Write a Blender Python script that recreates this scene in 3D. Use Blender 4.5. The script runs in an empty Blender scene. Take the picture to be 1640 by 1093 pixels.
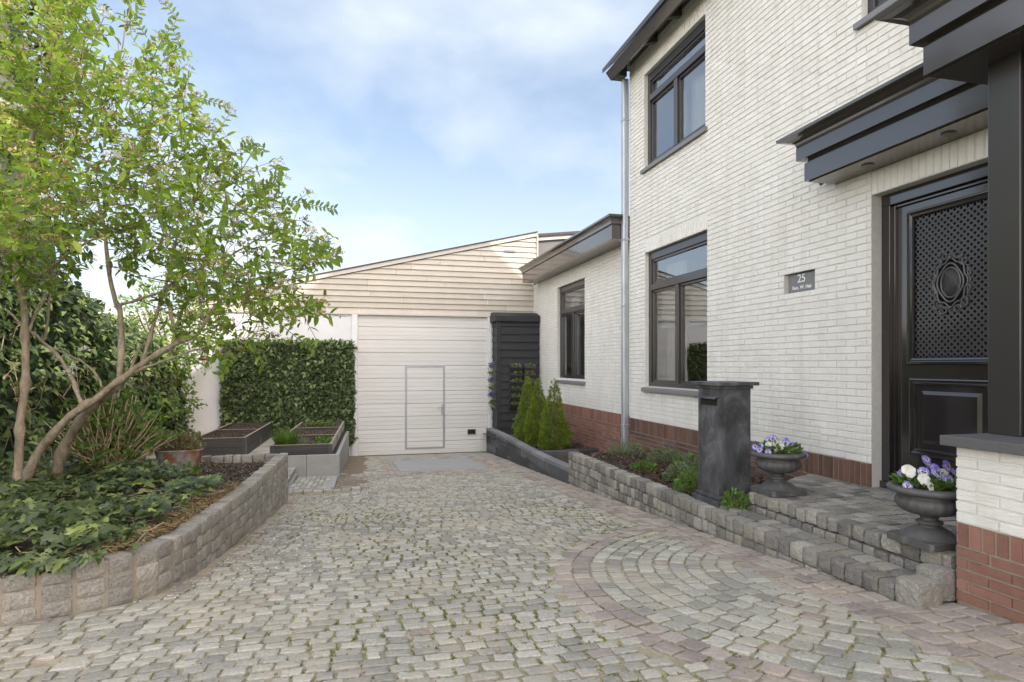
import bpy, math, random
import numpy as np
from mathutils import Vector, Matrix, Euler, noise

CLOUD_SHIFT = (0.35, 0.1, 0.2)
SKY_SAT, SKY_VAL, SKY_BACK_FILL = 1.05, 0.95, 3.6
# ------------------------------------------------------------------ camera, world, sun, exposure
SC = bpy.context.scene
COL = SC.collection
R = math.radians
random.seed(7)
RNG = np.random.default_rng(11)
YAW = 14.2
cam_d = bpy.data.cameras.new('camera')
cam_d.sensor_width = 36; cam_d.lens = 980/1640*36; cam_d.shift_y = 39/1640
cam_d.clip_start = 0.05; cam_d.clip_end = 2000
cam = bpy.data.objects.new('camera', cam_d); COL.objects.link(cam)
cam.location = (0, 0, 0); cam.rotation_euler = (R(90), 0, R(-YAW))
SC.camera = cam

SUN_DIR = Vector((-1.107, 1.0, -0.863)).normalized()       # direction the rays travel
SUN_EL = math.asin(-SUN_DIR.z)
W = bpy.data.worlds.new('World'); SC.world = W; W.use_nodes = True
nt = W.node_tree; nt.nodes.clear()
out = nt.nodes.new('ShaderNodeOutputWorld'); bg = nt.nodes.new('ShaderNodeBackground')
sky = nt.nodes.new('ShaderNodeTexSky'); sky.sky_type = 'NISHITA'; sky.sun_disc = False
sky.sun_elevation = SUN_EL
sky.sun_rotation = math.atan2(-SUN_DIR.x, -SUN_DIR.y)
sky.air_density = 1.0; sky.dust_density = 1.2; sky.ozone_density = 1.0
tc = nt.nodes.new('ShaderNodeTexCoord')
mp = nt.nodes.new('ShaderNodeMapping'); mp.inputs['Scale'].default_value = (1.0, 1.0, 1.9); mp.inputs['Rotation'].default_value = (0.1, 0.25, 0.4); mp.inputs['Location'].default_value = CLOUD_SHIFT
n1 = nt.nodes.new('ShaderNodeTexNoise'); n1.inputs['Scale'].default_value = 2.6; n1.inputs['Detail'].default_value = 6; n1.inputs['Roughness'].default_value = 0.5; n1.inputs['Distortion'].default_value = 0.15
r1 = nt.nodes.new('ShaderNodeValToRGB'); r1.color_ramp.elements[0].position = 0.47; r1.color_ramp.elements[1].position = 0.74
r1.color_ramp.elements[0].color = (0.26, 0.26, 0.26, 1); r1.color_ramp.elements[1].color = (0.92, 0.92, 0.92, 1)
mx = nt.nodes.new('ShaderNodeMix'); mx.data_type = 'RGBA'
mx.inputs[7].default_value = (4.1, 4.45, 4.85, 1)
SKY_MIX = mx
nt.links.new(tc.outputs['Generated'], mp.inputs['Vector']); nt.links.new(mp.outputs['Vector'], n1.inputs['Vector'])
sz_ = nt.nodes.new('ShaderNodeSeparateXYZ'); hz_ = nt.nodes.new('ShaderNodeMapRange'); hz_.inputs['From Min'].default_value = 0.02; hz_.inputs['From Max'].default_value = 0.34; hz_.inputs['To Min'].default_value = 0.62; hz_.inputs['To Max'].default_value = 0.0
ad_ = nt.nodes.new('ShaderNodeMath'); ad_.operation = 'ADD'; ad_.use_clamp = True
nt.links.new(tc.outputs['Generated'], sz_.inputs[0]); nt.links.new(sz_.outputs['Z'], hz_.inputs['Value'])
nt.links.new(n1.outputs['Fac'], r1.inputs['Fac']); nt.links.new(r1.outputs['Color'], ad_.inputs[0]); nt.links.new(hz_.outputs['Result'], ad_.inputs[1]); nt.links.new(ad_.outputs[0], mx.inputs[0])
hs = nt.nodes.new('ShaderNodeHueSaturation'); hs.inputs['Saturation'].default_value = SKY_SAT; hs.inputs['Value'].default_value = SKY_VAL
nt.links.new(sky.outputs['Color'], hs.inputs['Color']); nt.links.new(hs.outputs['Color'], mx.inputs[6])
# sky overhead and behind the camera brightened and warmed, added fill for shade
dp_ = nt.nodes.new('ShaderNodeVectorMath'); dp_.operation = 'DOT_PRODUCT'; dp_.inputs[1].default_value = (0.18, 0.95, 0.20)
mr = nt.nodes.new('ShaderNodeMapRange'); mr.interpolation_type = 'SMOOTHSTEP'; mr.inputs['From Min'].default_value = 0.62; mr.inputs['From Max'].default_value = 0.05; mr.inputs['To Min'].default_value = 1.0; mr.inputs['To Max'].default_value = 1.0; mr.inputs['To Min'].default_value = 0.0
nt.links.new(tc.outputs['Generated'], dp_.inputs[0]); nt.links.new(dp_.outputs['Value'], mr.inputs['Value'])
wc = nt.nodes.new('ShaderNodeMix'); wc.data_type = 'VECTOR'; wc.inputs[4].default_value = (1, 1, 1); wc.inputs[5].default_value = (SKY_BACK_FILL*1.22, SKY_BACK_FILL*.99, SKY_BACK_FILL*.81)
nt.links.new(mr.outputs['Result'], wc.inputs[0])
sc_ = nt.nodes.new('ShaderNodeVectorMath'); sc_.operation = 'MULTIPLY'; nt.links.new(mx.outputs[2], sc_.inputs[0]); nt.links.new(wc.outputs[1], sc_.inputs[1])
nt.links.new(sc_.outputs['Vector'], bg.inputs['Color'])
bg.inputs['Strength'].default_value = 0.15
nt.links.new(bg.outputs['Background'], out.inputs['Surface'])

sun_d = bpy.data.lights.new('sun', 'SUN'); sun_d.energy = 3.2; sun_d.angle = R(0.5); sun_d.color = (1.0, 0.93, 0.82)
sun = bpy.data.objects.new('sun', sun_d); COL.objects.link(sun)
sun.rotation_euler = SUN_DIR.to_track_quat('-Z', 'Y').to_euler(); sun.location = (12, -10, 14)
SC.view_settings.view_transform = 'Standard'; SC.view_settings.look = 'None'
SC.view_settings.exposure = 0.75; SC.view_settings.gamma = 1.0
SC.render.engine = 'CYCLES'
SC.cycles.max_bounces = 8; SC.cycles.diffuse_bounces = 4; SC.cycles.glossy_bounces = 4; SC.cycles.transparent_max_bounces = 12

# ------------------------------------------------------------------ geometry of the place (camera at the origin)
CY, SY = math.cos(R(YAW)), math.sin(R(YAW))
def g(y):                                   # driveway falls towards the garage
    y = max(-4.0, min(y, 15.2))
    return -1.093-.0685*y if y < 8 else -1.641-.0745*(y-8)

# ------------------------------------------------------------------ helpers
class MB:
    def __init__(s): s.v = []; s.f = []; s.r = []; s.m = []; s.isl = []
    def add(s, vs, fs, rnd=0.5, m=0):
        b = len(s.v); s.isl.append((b, len(s.f))); s.v.extend([tuple(p) for p in vs])
        for f in fs:
            s.f.append(tuple(b+i for i in f)); s.r.append(rnd); s.m.append(m)
    def box(s, x0, x1, y0, y1, z0, z1, rnd=0.5, m=0):
        s.add([(x0,y0,z0),(x1,y0,z0),(x1,y1,z0),(x0,y1,z0),(x0,y0,z1),(x1,y0,z1),(x1,y1,z1),(x0,y1,z1)],
              [(0,3,2,1),(4,5,6,7),(0,1,5,4),(1,2,6,5),(2,3,7,6),(3,0,4,7)], rnd, m)
    def quad(s, a, b, c, d, rnd=0.5, m=0): s.add([a,b,c,d], [(0,1,2,3)], rnd, m)
    def tube(s, pts, rad, n=8, rnd=0.5, m=0, cap=True):
        pts = [Vector(p) for p in pts]; k = len(pts)
        if not hasattr(rad, '__len__'): rad = [rad]*k
        vs = []; up = None
        for i, p in enumerate(pts):
            t = (pts[min(i+1,k-1)]-pts[max(i-1,0)])
            if t.length < 1e-9: t = Vector((0,0,1))
            t.normalize()
            if up is None: up = Vector((0,0,1)) if abs(t.z) < .9 else Vector((1,0,0))
            a = t.cross(up)
            if a.length < 1e-6: a = t.cross(Vector((0,1,0)))
            a.normalize(); b = t.cross(a).normalized(); up = b.cross(t).normalized() if False else up
            for j in range(n):
                q = 2*math.pi*j/n
                vs.append(p+(a*math.cos(q)+b*math.sin(q))*rad[i])
        fs = []
        for i in range(k-1):
            for j in range(n):
                fs.append((i*n+j, i*n+(j+1)%n, (i+1)*n+(j+1)%n, (i+1)*n+j))
        if cap:
            fs.append(tuple(range(n))[::-1]); fs.append(tuple((k-1)*n+j for j in range(n)))
        s.add(vs, fs, rnd, m)
    def lathe(s, prof, n=32, c=(0,0,0), mod=None, rnd=0.5, m=0):
        vs = []; k = len(prof)
        for i, (r, z) in enumerate(prof):
            for j in range(n):
                a = 2*math.pi*j/n; rr = r*(mod(i, a) if mod else 1)
                vs.append((c[0]+rr*math.cos(a), c[1]+rr*math.sin(a), c[2]+z))
        fs = [(i*n+j, i*n+(j+1)%n, (i+1)*n+(j+1)%n, (i+1)*n+j) for i in range(k-1) for j in range(n)]
        s.add(vs, fs, rnd, m)
    def prism(s, poly, z0, z1, rnd=0.5, m=0):           # poly: list of (x,y), ccw
        n = len(poly)
        vs = [(x,y,z0) for x,y in poly]+[(x,y,z1) for x,y in poly]
        s.add(vs, [tuple(range(n))[::-1], tuple(range(n,2*n))]+[(i,(i+1)%n,n+(i+1)%n,n+i) for i in range(n)], rnd, m)
    def build_each(s, name, mats, parent=None, smooth=False, bevel=0):
        ends = s.isl[1:]+[(len(s.v), len(s.f))]
        for (v0, f0), (v1, f1) in zip(s.isl, ends):
            q = MB(); q.add(s.v[v0:v1], [tuple(i-v0 for i in f) for f in s.f[f0:f1]], s.r[f0], s.m[f0]); q.build(name, mats, parent, smooth, bevel)
    def build(s, name, mats, parent=None, smooth=False, bevel=0, local=False):
        me = bpy.data.meshes.new(name); me.from_pydata(s.v, [], s.f)
        return finish(me, s.r, s.m, name, mats, parent, smooth, bevel, local)

def finish(me, rr, mm, name, mats, parent, smooth, bevel=0, local=False):
    if not isinstance(mats, (list, tuple)): mats = [mats]
    for m in mats: me.materials.append(m)
    if len(mats) > 1: me.polygons.foreach_set('material_index', list(mm))
    at = me.attributes.new('rnd', 'FLOAT', 'FACE'); at.data.foreach_set('value', list(rr))
    if smooth: me.polygons.foreach_set('use_smooth', [True]*len(me.polygons))
    me.update()
    o = bpy.data.objects.new(name, me); COL.objects.link(o)
    if parent is not None:
        o.parent = parent
        if not local:
            loc = Vector(parent.location); p = parent.parent
            o.matrix_parent_inverse = WORLD_INV(parent)
    if bevel:
        md = o.modifiers.new('bevel', 'BEVEL'); md.width = bevel; md.segments = 2; md.limit_method = 'ANGLE'; md.angle_limit = R(40)
    return o

def mat_world(o):
    m = Matrix.LocRotScale(o.location, o.rotation_euler, o.scale)
    if o.parent: m = mat_world(o.parent) @ o.matrix_parent_inverse @ m
    return m
def WORLD_INV(o): return mat_world(o).inverted()

def tag(o, label=None, cat=None, group=None, kind=None):
    if label: o['label'] = label
    if cat: o['category'] = cat
    if group: o['group'] = group
    if kind: o['kind'] = kind
    return o
def thing(name, label, cat, loc=(0,0,0), group=None):
    o = bpy.data.objects.new(name, None); COL.objects.link(o); o.location = loc
    o.empty_display_size = 0.1
    return tag(o, label, cat, group)
def copy_tree(o, parent=None):
    c = o.copy(); COL.objects.link(c)
    if parent is not None: c.parent = parent
    for ch in [q for q in bpy.data.objects if q.parent == o]: copy_tree(ch, c)
    return c

# leaf clouds: numpy instancing of a small template into ONE mesh
LEAF_OVAL = (np.array([(0,0,0),(.28,.21,.05),(.68,.19,.05),(1,0,-.05),(.68,-.19,.05),(.28,-.21,.05),(.5,0,0)]), [(0,6,2,1),(6,3,2),(0,5,4,6),(6,4,3)])
LEAF_SIMPLE = (np.array([(0,0,0),(.45,.24,.05),(1,0,0),(.45,-.24,.05)]), [(0,2,1),(0,3,2)])
LEAF_IVY = (np.array([(.33,0,.06),(0,0,0),(-.18,.30,-.03),(.02,.25,.02),(.17,.58,-.05),(.33,.20,.04),(.60,.24,.0),(1.02,0,-.08),(.60,-.24,.0),(.33,-.20,.04),(.17,-.58,-.05),(.02,-.25,.02),(-.18,-.30,-.03)]),
            [(0,1,12)]+[(0,k+1,k) for k in range(1,12)])
LEAF_IVY_S = (np.array([(0,0,0),(.05,.42,-.03),(.45,.26,.05),(1,0,-.04),(.45,-.26,.05),(.05,-.42,-.03)]), [(0,2,1),(0,3,2),(0,4,3),(0,5,4)])
BLADE = (np.array([(0,-.05,0),(0,.05,0),(.5,.035,.12),(.5,-.035,.12),(1,0,.0)]), [(0,3,2,1),(3,4,2)])
def leaf_arrays(P, D, N, S, tmpl):
    P = np.asarray(P, float); D = np.asarray(D, float); N = np.asarray(N, float); S = np.asarray(S, float)
    D = D/np.linalg.norm(D, axis=1, keepdims=True)
    B = np.cross(N, D); bl = np.linalg.norm(B, axis=1, keepdims=True); B = np.where(bl < 1e-5, np.array([[1.,0,0]]), B/np.maximum(bl, 1e-9))
    N = np.cross(D, B)
    T = tmpl[0]
    return P[:,None,:] + S[:,None,None]*(T[None,:,0:1]*D[:,None,:] + T[None,:,1:2]*B[:,None,:] + T[None,:,2:3]*N[:,None,:])
def leaf_mesh(name, P, D, N, S, tmpl, mat, parent=None, rnd=None, smooth=False, local=False):
    V = leaf_arrays(P, D, N, S, tmpl); n, k = V.shape[:2]
    nf = len(tmpl[1]); faces = []
    for f in tmpl[1]: faces.append(np.arange(n)[:,None]*k + np.array(f)[None,:])
    F = []
    for i in range(n):
        for a in faces: F.append(tuple(a[i].tolist()))
    if rnd is None: rnd = RNG.random(n)
    me = bpy.data.meshes.new(name); me.from_pydata(V.reshape(-1,3).tolist(), [], F)
    return finish(me, np.repeat(rnd, nf), None, name, mat, parent, smooth, 0, local)

# ------------------------------------------------------------------ materials
def newmat(name):
    m = bpy.data.materials.new(name); m.use_nodes = True; nt = m.node_tree
    p = nt.nodes['Principled BSDF']; return m, nt, p
def ramp(nt, fac, stops, interp='LINEAR'):
    r = nt.nodes.new('ShaderNodeValToRGB'); r.color_ramp.interpolation = interp
    e = r.color_ramp.elements
    while len(e) < len(stops): e.new(0.5)
    for i, (pos, c) in enumerate(stops): e[i].position = pos; e[i].color = (*c, 1)
    nt.links.new(fac, r.inputs['Fac']); return r.outputs['Color']
def noise_node(nt, scale, detail=4, rough=.55, stretch=None, dist=0, coord='Object'):
    tc = nt.nodes.new('ShaderNodeTexCoord'); n = nt.nodes.new('ShaderNodeTexNoise')
    n.inputs['Scale'].default_value = scale; n.inputs['Detail'].default_value = detail; n.inputs['Roughness'].default_value = rough; n.inputs['Distortion'].default_value = dist
    if stretch:
        mp = nt.nodes.new('ShaderNodeMapping'); mp.inputs['Scale'].default_value = stretch
        nt.links.new(tc.outputs[coord], mp.inputs['Vector']); nt.links.new(mp.outputs['Vector'], n.inputs['Vector'])
    else: nt.links.new(tc.outputs[coord], n.inputs['Vector'])
    return n.outputs['Fac']
def mixc(nt, a, b, fac, mode='MIX'):
    m = nt.nodes.new('ShaderNodeMix'); m.data_type = 'RGBA'; m.blend_type = mode
    for sock, v in ((m.inputs[6], a), (m.inputs[7], b), (m.inputs[0], fac)):
        if hasattr(v, 'links'): nt.links.new(v, sock)
        elif isinstance(v, (int, float)): sock.default_value = v
        else: sock.default_value = (*v, 1)
    return m.outputs[2]
def bump(nt, p, h, strength=.3, dist=.01, prev=None):
    b = nt.nodes.new('ShaderNodeBump'); b.inputs['Strength'].default_value = strength; b.inputs['Distance'].default_value = dist
    nt.links.new(h, b.inputs['Height'])
    if prev is not None: nt.links.new(prev, b.inputs['Normal'])
    nt.links.new(b.outputs['Normal'], p.inputs['Normal']); return b.outputs['Normal']
def attr(nt, name='rnd'):
    a = nt.nodes.new('ShaderNodeAttribute'); a.attribute_name = name; return a.outputs['Fac']

def varied(name, stops, rough=.7, nscale=30, ncol=(.6,.6,.6), namt=.35, bscale=80, bstr=.3, bdist=.004, spec=.5, stretch=None, bstretch=None, big=None, metallic=0, coat=0):
    """per-face variation ramp x noise variation + bump"""
    m, nt, p = newmat(name)
    c = ramp(nt, attr(nt), stops)
    n = noise_node(nt, nscale, 6, .65, stretch)
    lo = ramp(nt, n, [(.3, ncol), (.7, (1,1,1))])
    c = mixc(nt, c, lo, namt, 'MULTIPLY')
    if big:
        n2 = noise_node(nt, big[0], 4, .6); f = ramp(nt, n2, [(big[2], (0,0,0)), (big[3], (1,1,1))])
        c = mixc(nt, c, big[1], f)
    nt.links.new(c, p.inputs['Base Color'])
    p.inputs['Roughness'].default_value = rough; p.inputs['Specular IOR Level'].default_value = spec; p.inputs['Metallic'].default_value = metallic
    p.inputs['Coat Weight'].default_value = coat; p.inputs['Coat IOR'].default_value = 1.8; p.inputs['Coat Roughness'].default_value = .08; p.inputs['Coat Tint'].default_value = (1, .93, .86, 1)
    if bstr: bump(nt, p, noise_node(nt, bscale, 5, .6, bstretch), bstr, bdist)
    return m

def leafmat(name, stops, rough=.45, trans=.35, tcol=(.25,.35,.04), spec=.4):
    m, nt, p = newmat(name)
    c = ramp(nt, attr(nt), stops)
    n = noise_node(nt, 25, 3); c = mixc(nt, c, ramp(nt, n, [(.3,(.7,.7,.7)),(.7,(1,1,1))]), .6, 'MULTIPLY')
    nt.links.new(c, p.inputs['Base Color']); p.inputs['Roughness'].default_value = rough; p.inputs['Specular IOR Level'].default_value = spec
    t = nt.nodes.new('ShaderNodeBsdfTranslucent'); ct = mixc(nt, c, tcol, .6); nt.links.new(ct, t.inputs['Color'])
    ms = nt.nodes.new('ShaderNodeMixShader'); ms.inputs[0].default_value = trans
    nt.links.new(p.outputs[0], ms.inputs[1]); nt.links.new(t.outputs[0], ms.inputs[2])
    nt.links.new(ms.outputs[0], nt.nodes['Material Output'].inputs['Surface']); return m

M = {}
def mk_white_brick():
    m, nt, p = newmat('white_painted_brick')
    c = ramp(nt, attr(nt), [(0,(.735,.725,.685)),(.5,(.755,.745,.705)),(1,(.775,.765,.725))])
    c = mixc(nt, c, ramp(nt, noise_node(nt, 4, 6, .65), [(.35,(.88,.87,.84)),(.65,(1,1,1))]), .6, 'MULTIPLY')
    c = mixc(nt, c, ramp(nt, noise_node(nt, 9, 5, .6, (1,1,.12)), [(.36,(.86,.85,.81)),(.55,(1,1,1))]), .45, 'MULTIPLY')
    nt.links.new(c, p.inputs['Base Color']); p.inputs['Roughness'].default_value = .6
    b = bump(nt, p, noise_node(nt, 22, 5, .7, (1,1,3.2), 1.5), .75, .012)
    bump(nt, p, noise_node(nt, 160, 3, .6), .25, .003, b); return m
M['wbrick'] = mk_white_brick()
M['wmortar'] = varied('white_painted_mortar', [(0,(.66,.65,.60)),(1,(.66,.65,.60))], rough=.8, bscale=60, bstr=.5)
M['rbrick'] = varied('red_brick', [(0,(.10,.060,.045)),(.4,(.155,.083,.058)),(.75,(.20,.11,.078)),(1,(.13,.09,.078))], rough=.85, nscale=18, ncol=(.55,.5,.48), namt=.6, bscale=70, bstr=.5, bdist=.006)
M['rbrick2'] = varied('orange_red_brick', [(0,(.19,.095,.070)),(.5,(.25,.125,.092)),(1,(.30,.155,.12))], rough=.85, nscale=18, ncol=(.6,.55,.52), namt=.5, bscale=70, bstr=.5, bdist=.006)
M['mortar'] = varied('cement_mortar', [(0,(.29,.25,.195)),(1,(.29,.25,.195))], rough=.95, nscale=40, namt=.5, bscale=90, bstr=.6)
M['granite'] = varied('grey_granite_sett', [(0,(.16,.157,.145)),(.3,(.24,.233,.21)),(.7,(.33,.317,.28)),(1,(.45,.43,.375))], rough=.8, nscale=85, ncol=(.25,.25,.26), namt=.7, bscale=42, bstr=1.0, bdist=.014, big=(7,(.25,.22,.155),.48,.8))
M['paving'] = varied('worn_granite_paving', [(0,(.255,.25,.215)),(.35,(.335,.33,.28)),(.7,(.40,.39,.33)),(1,(.48,.465,.40))], rough=.8, nscale=75, ncol=(.40,.40,.40), namt=.65, bscale=38, bstr=.9, bdist=.010, big=(1.6,(.36,.325,.255),.46,.74))
M['redpav'] = varied('red_porphyry_paving', [(0,(.24,.21,.185)),(.5,(.325,.285,.25)),(1,(.39,.35,.31))], rough=.8, nscale=75, ncol=(.45,.42,.42), namt=.6, bscale=38, bstr=.9, bdist=.010, big=(3.2,(.38,.32,.25),.45,.8))
def mk_sand():
    m, nt, p = newmat('sandy_joint')
    n = noise_node(nt, 2.2, 5, .7); n2 = noise_node(nt, 45, 6, .7)
    c = ramp(nt, n2, [(.3,(.24,.205,.15)),(.7,(.45,.395,.30))])
    c = mixc(nt, c, (.17,.175,.06), ramp(nt, n, [(.46,(0,0,0)),(.60,(.7,.7,.7))]))
    nt.links.new(c, p.inputs['Base Color']); p.inputs['Roughness'].default_value = .95
    bump(nt, p, n2, .8, .01); return m
M['sand'] = mk_sand()
M['soil'] = varied('dark_soil', [(0,(.045,.03,.02)),(.5,(.08,.055,.038)),(1,(.13,.095,.07))], rough=.95, nscale=35, ncol=(.35,.33,.3), namt=.8, bscale=40, bstr=1, bdist=.03)
M['earth'] = varied('sandy_earth', [(0,(.21,.165,.115)),(1,(.21,.165,.115))], rough=.95, nscale=12, ncol=(.5,.5,.5), namt=.7, bscale=30, bstr=.9, bdist=.02)
M['lawn'] = varied('rough_ground', [(0,(.10,.11,.05)),(1,(.10,.11,.05))], rough=.95, nscale=3, namt=.6, bscale=20, bstr=.8, bdist=.03)
def paint(name, col, rough, bstr=.05, coat=0, bscale=18, amt=.2):
    return varied(name, [(0,tuple(c*.92 for c in col)),(1,col)], rough=rough, nscale=6, ncol=(.75,.75,.75), namt=amt, bscale=bscale, bstr=bstr, bdist=.003, coat=coat)
M['door'] = paint('glossy_door_paint', (.020,.018,.019), .14, .07, 0.5)
M['frame'] = paint('anthracite_window_paint', (.030,.028,.029), .30, .04, 0.25)
M['black'] = paint('glossy_anthracite_paint', (.040,.036,.035), .25, .05, 0.6)
M['black2'] = paint('satin_anthracite_paint', (.055,.055,.058), .32, .05, .4)
M['grille'] = paint('painted_cast_iron', (.075,.075,.08), .4, .1, .3)
M['roof'] = paint('dark_roof_edge', (.05,.05,.053), .5, .2)
M['zinc'] = varied('galvanised_zinc', [(0,(.42,.45,.47)),(1,(.5,.53,.55))], rough=.42, nscale=9, ncol=(.55,.58,.6), namt=.7, bscale=20, bstr=.1, metallic=.6, stretch=(1,1,.25))
M['alu'] = varied('brushed_aluminium', [(0,(.36,.37,.39)),(1,(.42,.43,.45))], rough=.4, bstr=.05, metallic=.7)
M['bluestone'] = varied('dark_bluestone', [(0,(.085,.085,.088)),(1,(.11,.11,.112))], rough=.55, nscale=45, ncol=(.5,.5,.5), namt=.5, bscale=60, bstr=.25)
M['sill'] = varied('grey_stone_sill', [(0,(.17,.17,.175)),(1,(.2,.2,.205))], rough=.5, nscale=60, ncol=(.6,.6,.6), namt=.5, bscale=60, bstr=.2)
def mk_mottled():
    m, nt, p = newmat('mottled_lead_grey')
    n = noise_node(nt, 5, 8, .65, (1,1,.6), .8); n2 = noise_node(nt, 60, 5, .6)
    c = ramp(nt, n, [(.3,(.022,.022,.025)),(.5,(.065,.066,.07)),(.72,(.16,.165,.175))])
    c = mixc(nt, c, ramp(nt, n2, [(.3,(.7,.7,.7)),(.7,(1,1,1))]), .5, 'MULTIPLY')
    nt.links.new(c, p.inputs['Base Color']); p.inputs['Roughness'].default_value = .5
    bump(nt, p, n2, .15, .003); return m
M['mottled'] = mk_mottled()
M['urn'] = varied('cast_stone_urn', [(0,(.075,.075,.075)),(1,(.095,.093,.09))], rough=.6, nscale=14, ncol=(.4,.4,.4), namt=.6, bscale=110, bstr=.4, bdist=.003, big=(11,(.17,.165,.155),.58,.8))
M['clad'] = varied('cream_weatherboard', [(0,(.45,.42,.35)),(.5,(.50,.465,.395)),(1,(.54,.505,.435))], rough=.55, nscale=5, ncol=(.85,.83,.8), namt=.6, bscale=30, bstr=.15, bstretch=(.2,1,3))
M['trim'] = paint('pale_roof_trim', (.55,.53,.48), .5)
M['render'] = varied('white_render', [(0,(.70,.71,.71)),(1,(.70,.71,.71))], rough=.75, nscale=3, ncol=(.85,.85,.84), namt=.5, bscale=50, bstr=.3)
M['gdoor'] = varied('cream_white_door_panel', [(0,(.63,.62,.585)),(1,(.67,.66,.625))], rough=.45, nscale=2.5, ncol=(.88,.87,.84), namt=.6, bscale=40, bstr=.06, stretch=(.4,1,2))
def mk_blackwood(name, a, b, st=(.25,1,9)):
    m, nt, p = newmat(name)
    n = noise_node(nt, 7, 7, .65, st, 1.2)
    c = ramp(nt, n, [(.3,a),(.72,b)]); c = mixc(nt, c, ramp(nt, attr(nt), [(0,(.7,.7,.7)),(1,(1,1,1))]), 1, 'MULTIPLY')
    nt.links.new(c, p.inputs['Base Color']); p.inputs['Roughness'].default_value = .6; bump(nt, p, n, .4, .006); return m
M['bwood'] = mk_blackwood('black_stained_wood', (.010,.010,.011), (.040,.040,.043))
M['bedwood'] = mk_blackwood('weathered_black_wood', (.014,.014,.015), (.10,.095,.088))
M['bedwoodg'] = mk_blackwood('weathered_grey_wood', (.17,.165,.15), (.40,.385,.35), (1,.25,9))
M['rim'] = mk_blackwood('bare_wood_edge', (.25,.20,.14), (.45,.38,.29), (1,1,1))
M['concrete'] = varied('grey_concrete_slab', [(0,(.27,.275,.265)),(1,(.33,.33,.315))], rough=.85, nscale=6, ncol=(.7,.7,.7), namt=.6, bscale=90, bstr=.3)
M['blackblock'] = varied('black_concrete_block', [(0,(.035,.036,.04)),(.6,(.065,.067,.072)),(1,(.12,.122,.128))], rough=.75, nscale=12, ncol=(.6,.6,.6), namt=.6, bscale=70, bstr=.4, big=(2.6,(.22,.22,.225),.66,.85))
M['blackcap'] = varied('grey_coping_block', [(0,(.15,.155,.165)),(1,(.22,.225,.235))], rough=.75, nscale=12, ncol=(.65,.65,.65), namt=.6, bscale=70, bstr=.3)
M['rust'] = varied('rusty_zinc', [(0,(.22,.24,.24)),(1,(.3,.31,.31))], rough=.6, nscale=20, namt=.5, bscale=40, bstr=.3, big=(8,(.20,.085,.035),.42,.6))
M['bark'] = varied('mottled_bark', [(0,(.33,.27,.195)),(1,(.47,.40,.30))], rough=.9, nscale=22, ncol=(.30,.28,.26), namt=.85, bscale=40, bstr=.9, bdist=.012, stretch=(1,1,.35), big=(16,(.42,.38,.31),.6,.75))
M['twig'] = varied('young_twig', [(0,(.12,.08,.05)),(1,(.17,.12,.08))], rough=.8, bstr=.3)
M['cane'] = varied('straw_cane', [(0,(.26,.19,.11)),(.5,(.38,.29,.18)),(1,(.50,.40,.26))], rough=.8, bstr=.3)
M['viburnum'] = leafmat('viburnum_leaf', [(0,(.06,.115,.018)),(.4,(.125,.22,.03)),(.8,(.22,.34,.05)),(1,(.38,.46,.09))], trans=.5, tcol=(.46,.63,.07))
M['ivy'] = leafmat('ivy_leaf', [(0,(.026,.044,.014)),(.5,(.065,.10,.032)),(.85,(.14,.19,.07)),(1,(.25,.32,.11))], rough=.5, trans=.15, spec=.3)
M['ivyg'] = leafmat('ground_ivy_leaf', [(0,(.026,.043,.012)),(.5,(.068,.10,.030)),(.85,(.14,.185,.055)),(1,(.26,.32,.08))], rough=.36, trans=.15, spec=.5)
M['ivyy'] = leafmat('young_ivy_leaf', [(0,(.04,.085,.018)),(.6,(.11,.20,.025)),(1,(.25,.36,.04))], trans=.3)
M['bright'] = leafmat('fresh_green_leaf', [(0,(.05,.11,.02)),(.6,(.11,.21,.04)),(1,(.20,.31,.07))], trans=.35)
M['pale'] = leafmat('pale_green_leaf', [(0,(.12,.20,.05)),(1,(.34,.42,.16))], trans=.3)
M['conifer'] = leafmat('conifer_needle', [(0,(.06,.10,.012)),(.5,(.16,.24,.022)),(1,(.30,.38,.05))], trans=.25, rough=.6)
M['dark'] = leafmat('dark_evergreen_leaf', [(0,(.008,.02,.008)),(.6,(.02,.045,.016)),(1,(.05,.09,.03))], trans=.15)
M['grass'] = leafmat('grass_blade', [(0,(.05,.11,.015)),(1,(.14,.24,.045))], trans=.3)
M['sage'] = leafmat('grey_green_leaf', [(0,(.09,.12,.06)),(1,(.22,.28,.15))], trans=.2)
M['dry'] = leafmat('dry_straw_leaf', [(0,(.15,.10,.045)),(.6,(.30,.21,.10)),(1,(.42,.33,.17))], trans=.2, tcol=(.4,.3,.1))
M['moss'] = leafmat('joint_moss', [(0,(.08,.095,.015)),(.5,(.19,.20,.035)),(1,(.32,.31,.08))], trans=.2)
M['budd'] = leafmat('brown_flower_bud', [(0,(.24,.16,.06)),(1,(.48,.42,.18))], trans=.2, tcol=(.3,.2,.05))
M['whitef'] = leafmat('white_petal', [(0,(.62,.62,.52)),(1,(.82,.82,.78))], trans=.3, tcol=(.7,.7,.6))
M['violet'] = leafmat('violet_petal', [(0,(.17,.13,.48)),(.6,(.30,.26,.66)),(1,(.45,.42,.78))], trans=.25, tcol=(.4,.3,.8))
M['purple'] = leafmat('purple_petal', [(0,(.08,.03,.20)),(1,(.20,.09,.40))], trans=.2, tcol=(.3,.1,.4))
M['dface'] = paint('pansy_dark_face', (.03,.01,.07), .6)
M['yel'] = paint('pansy_yellow_eye', (.8,.55,.05), .6)
M['terracotta'] = paint('terracotta', (.42,.13,.06), .8)
M['darkroom'] = paint('dim_room_wall', (.48,.45,.41), .9)
M['curtain'] = paint('pale_curtain', (.62,.62,.60), .9)
M['blind'] = paint('white_blind', (.72,.73,.74), .8)
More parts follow.
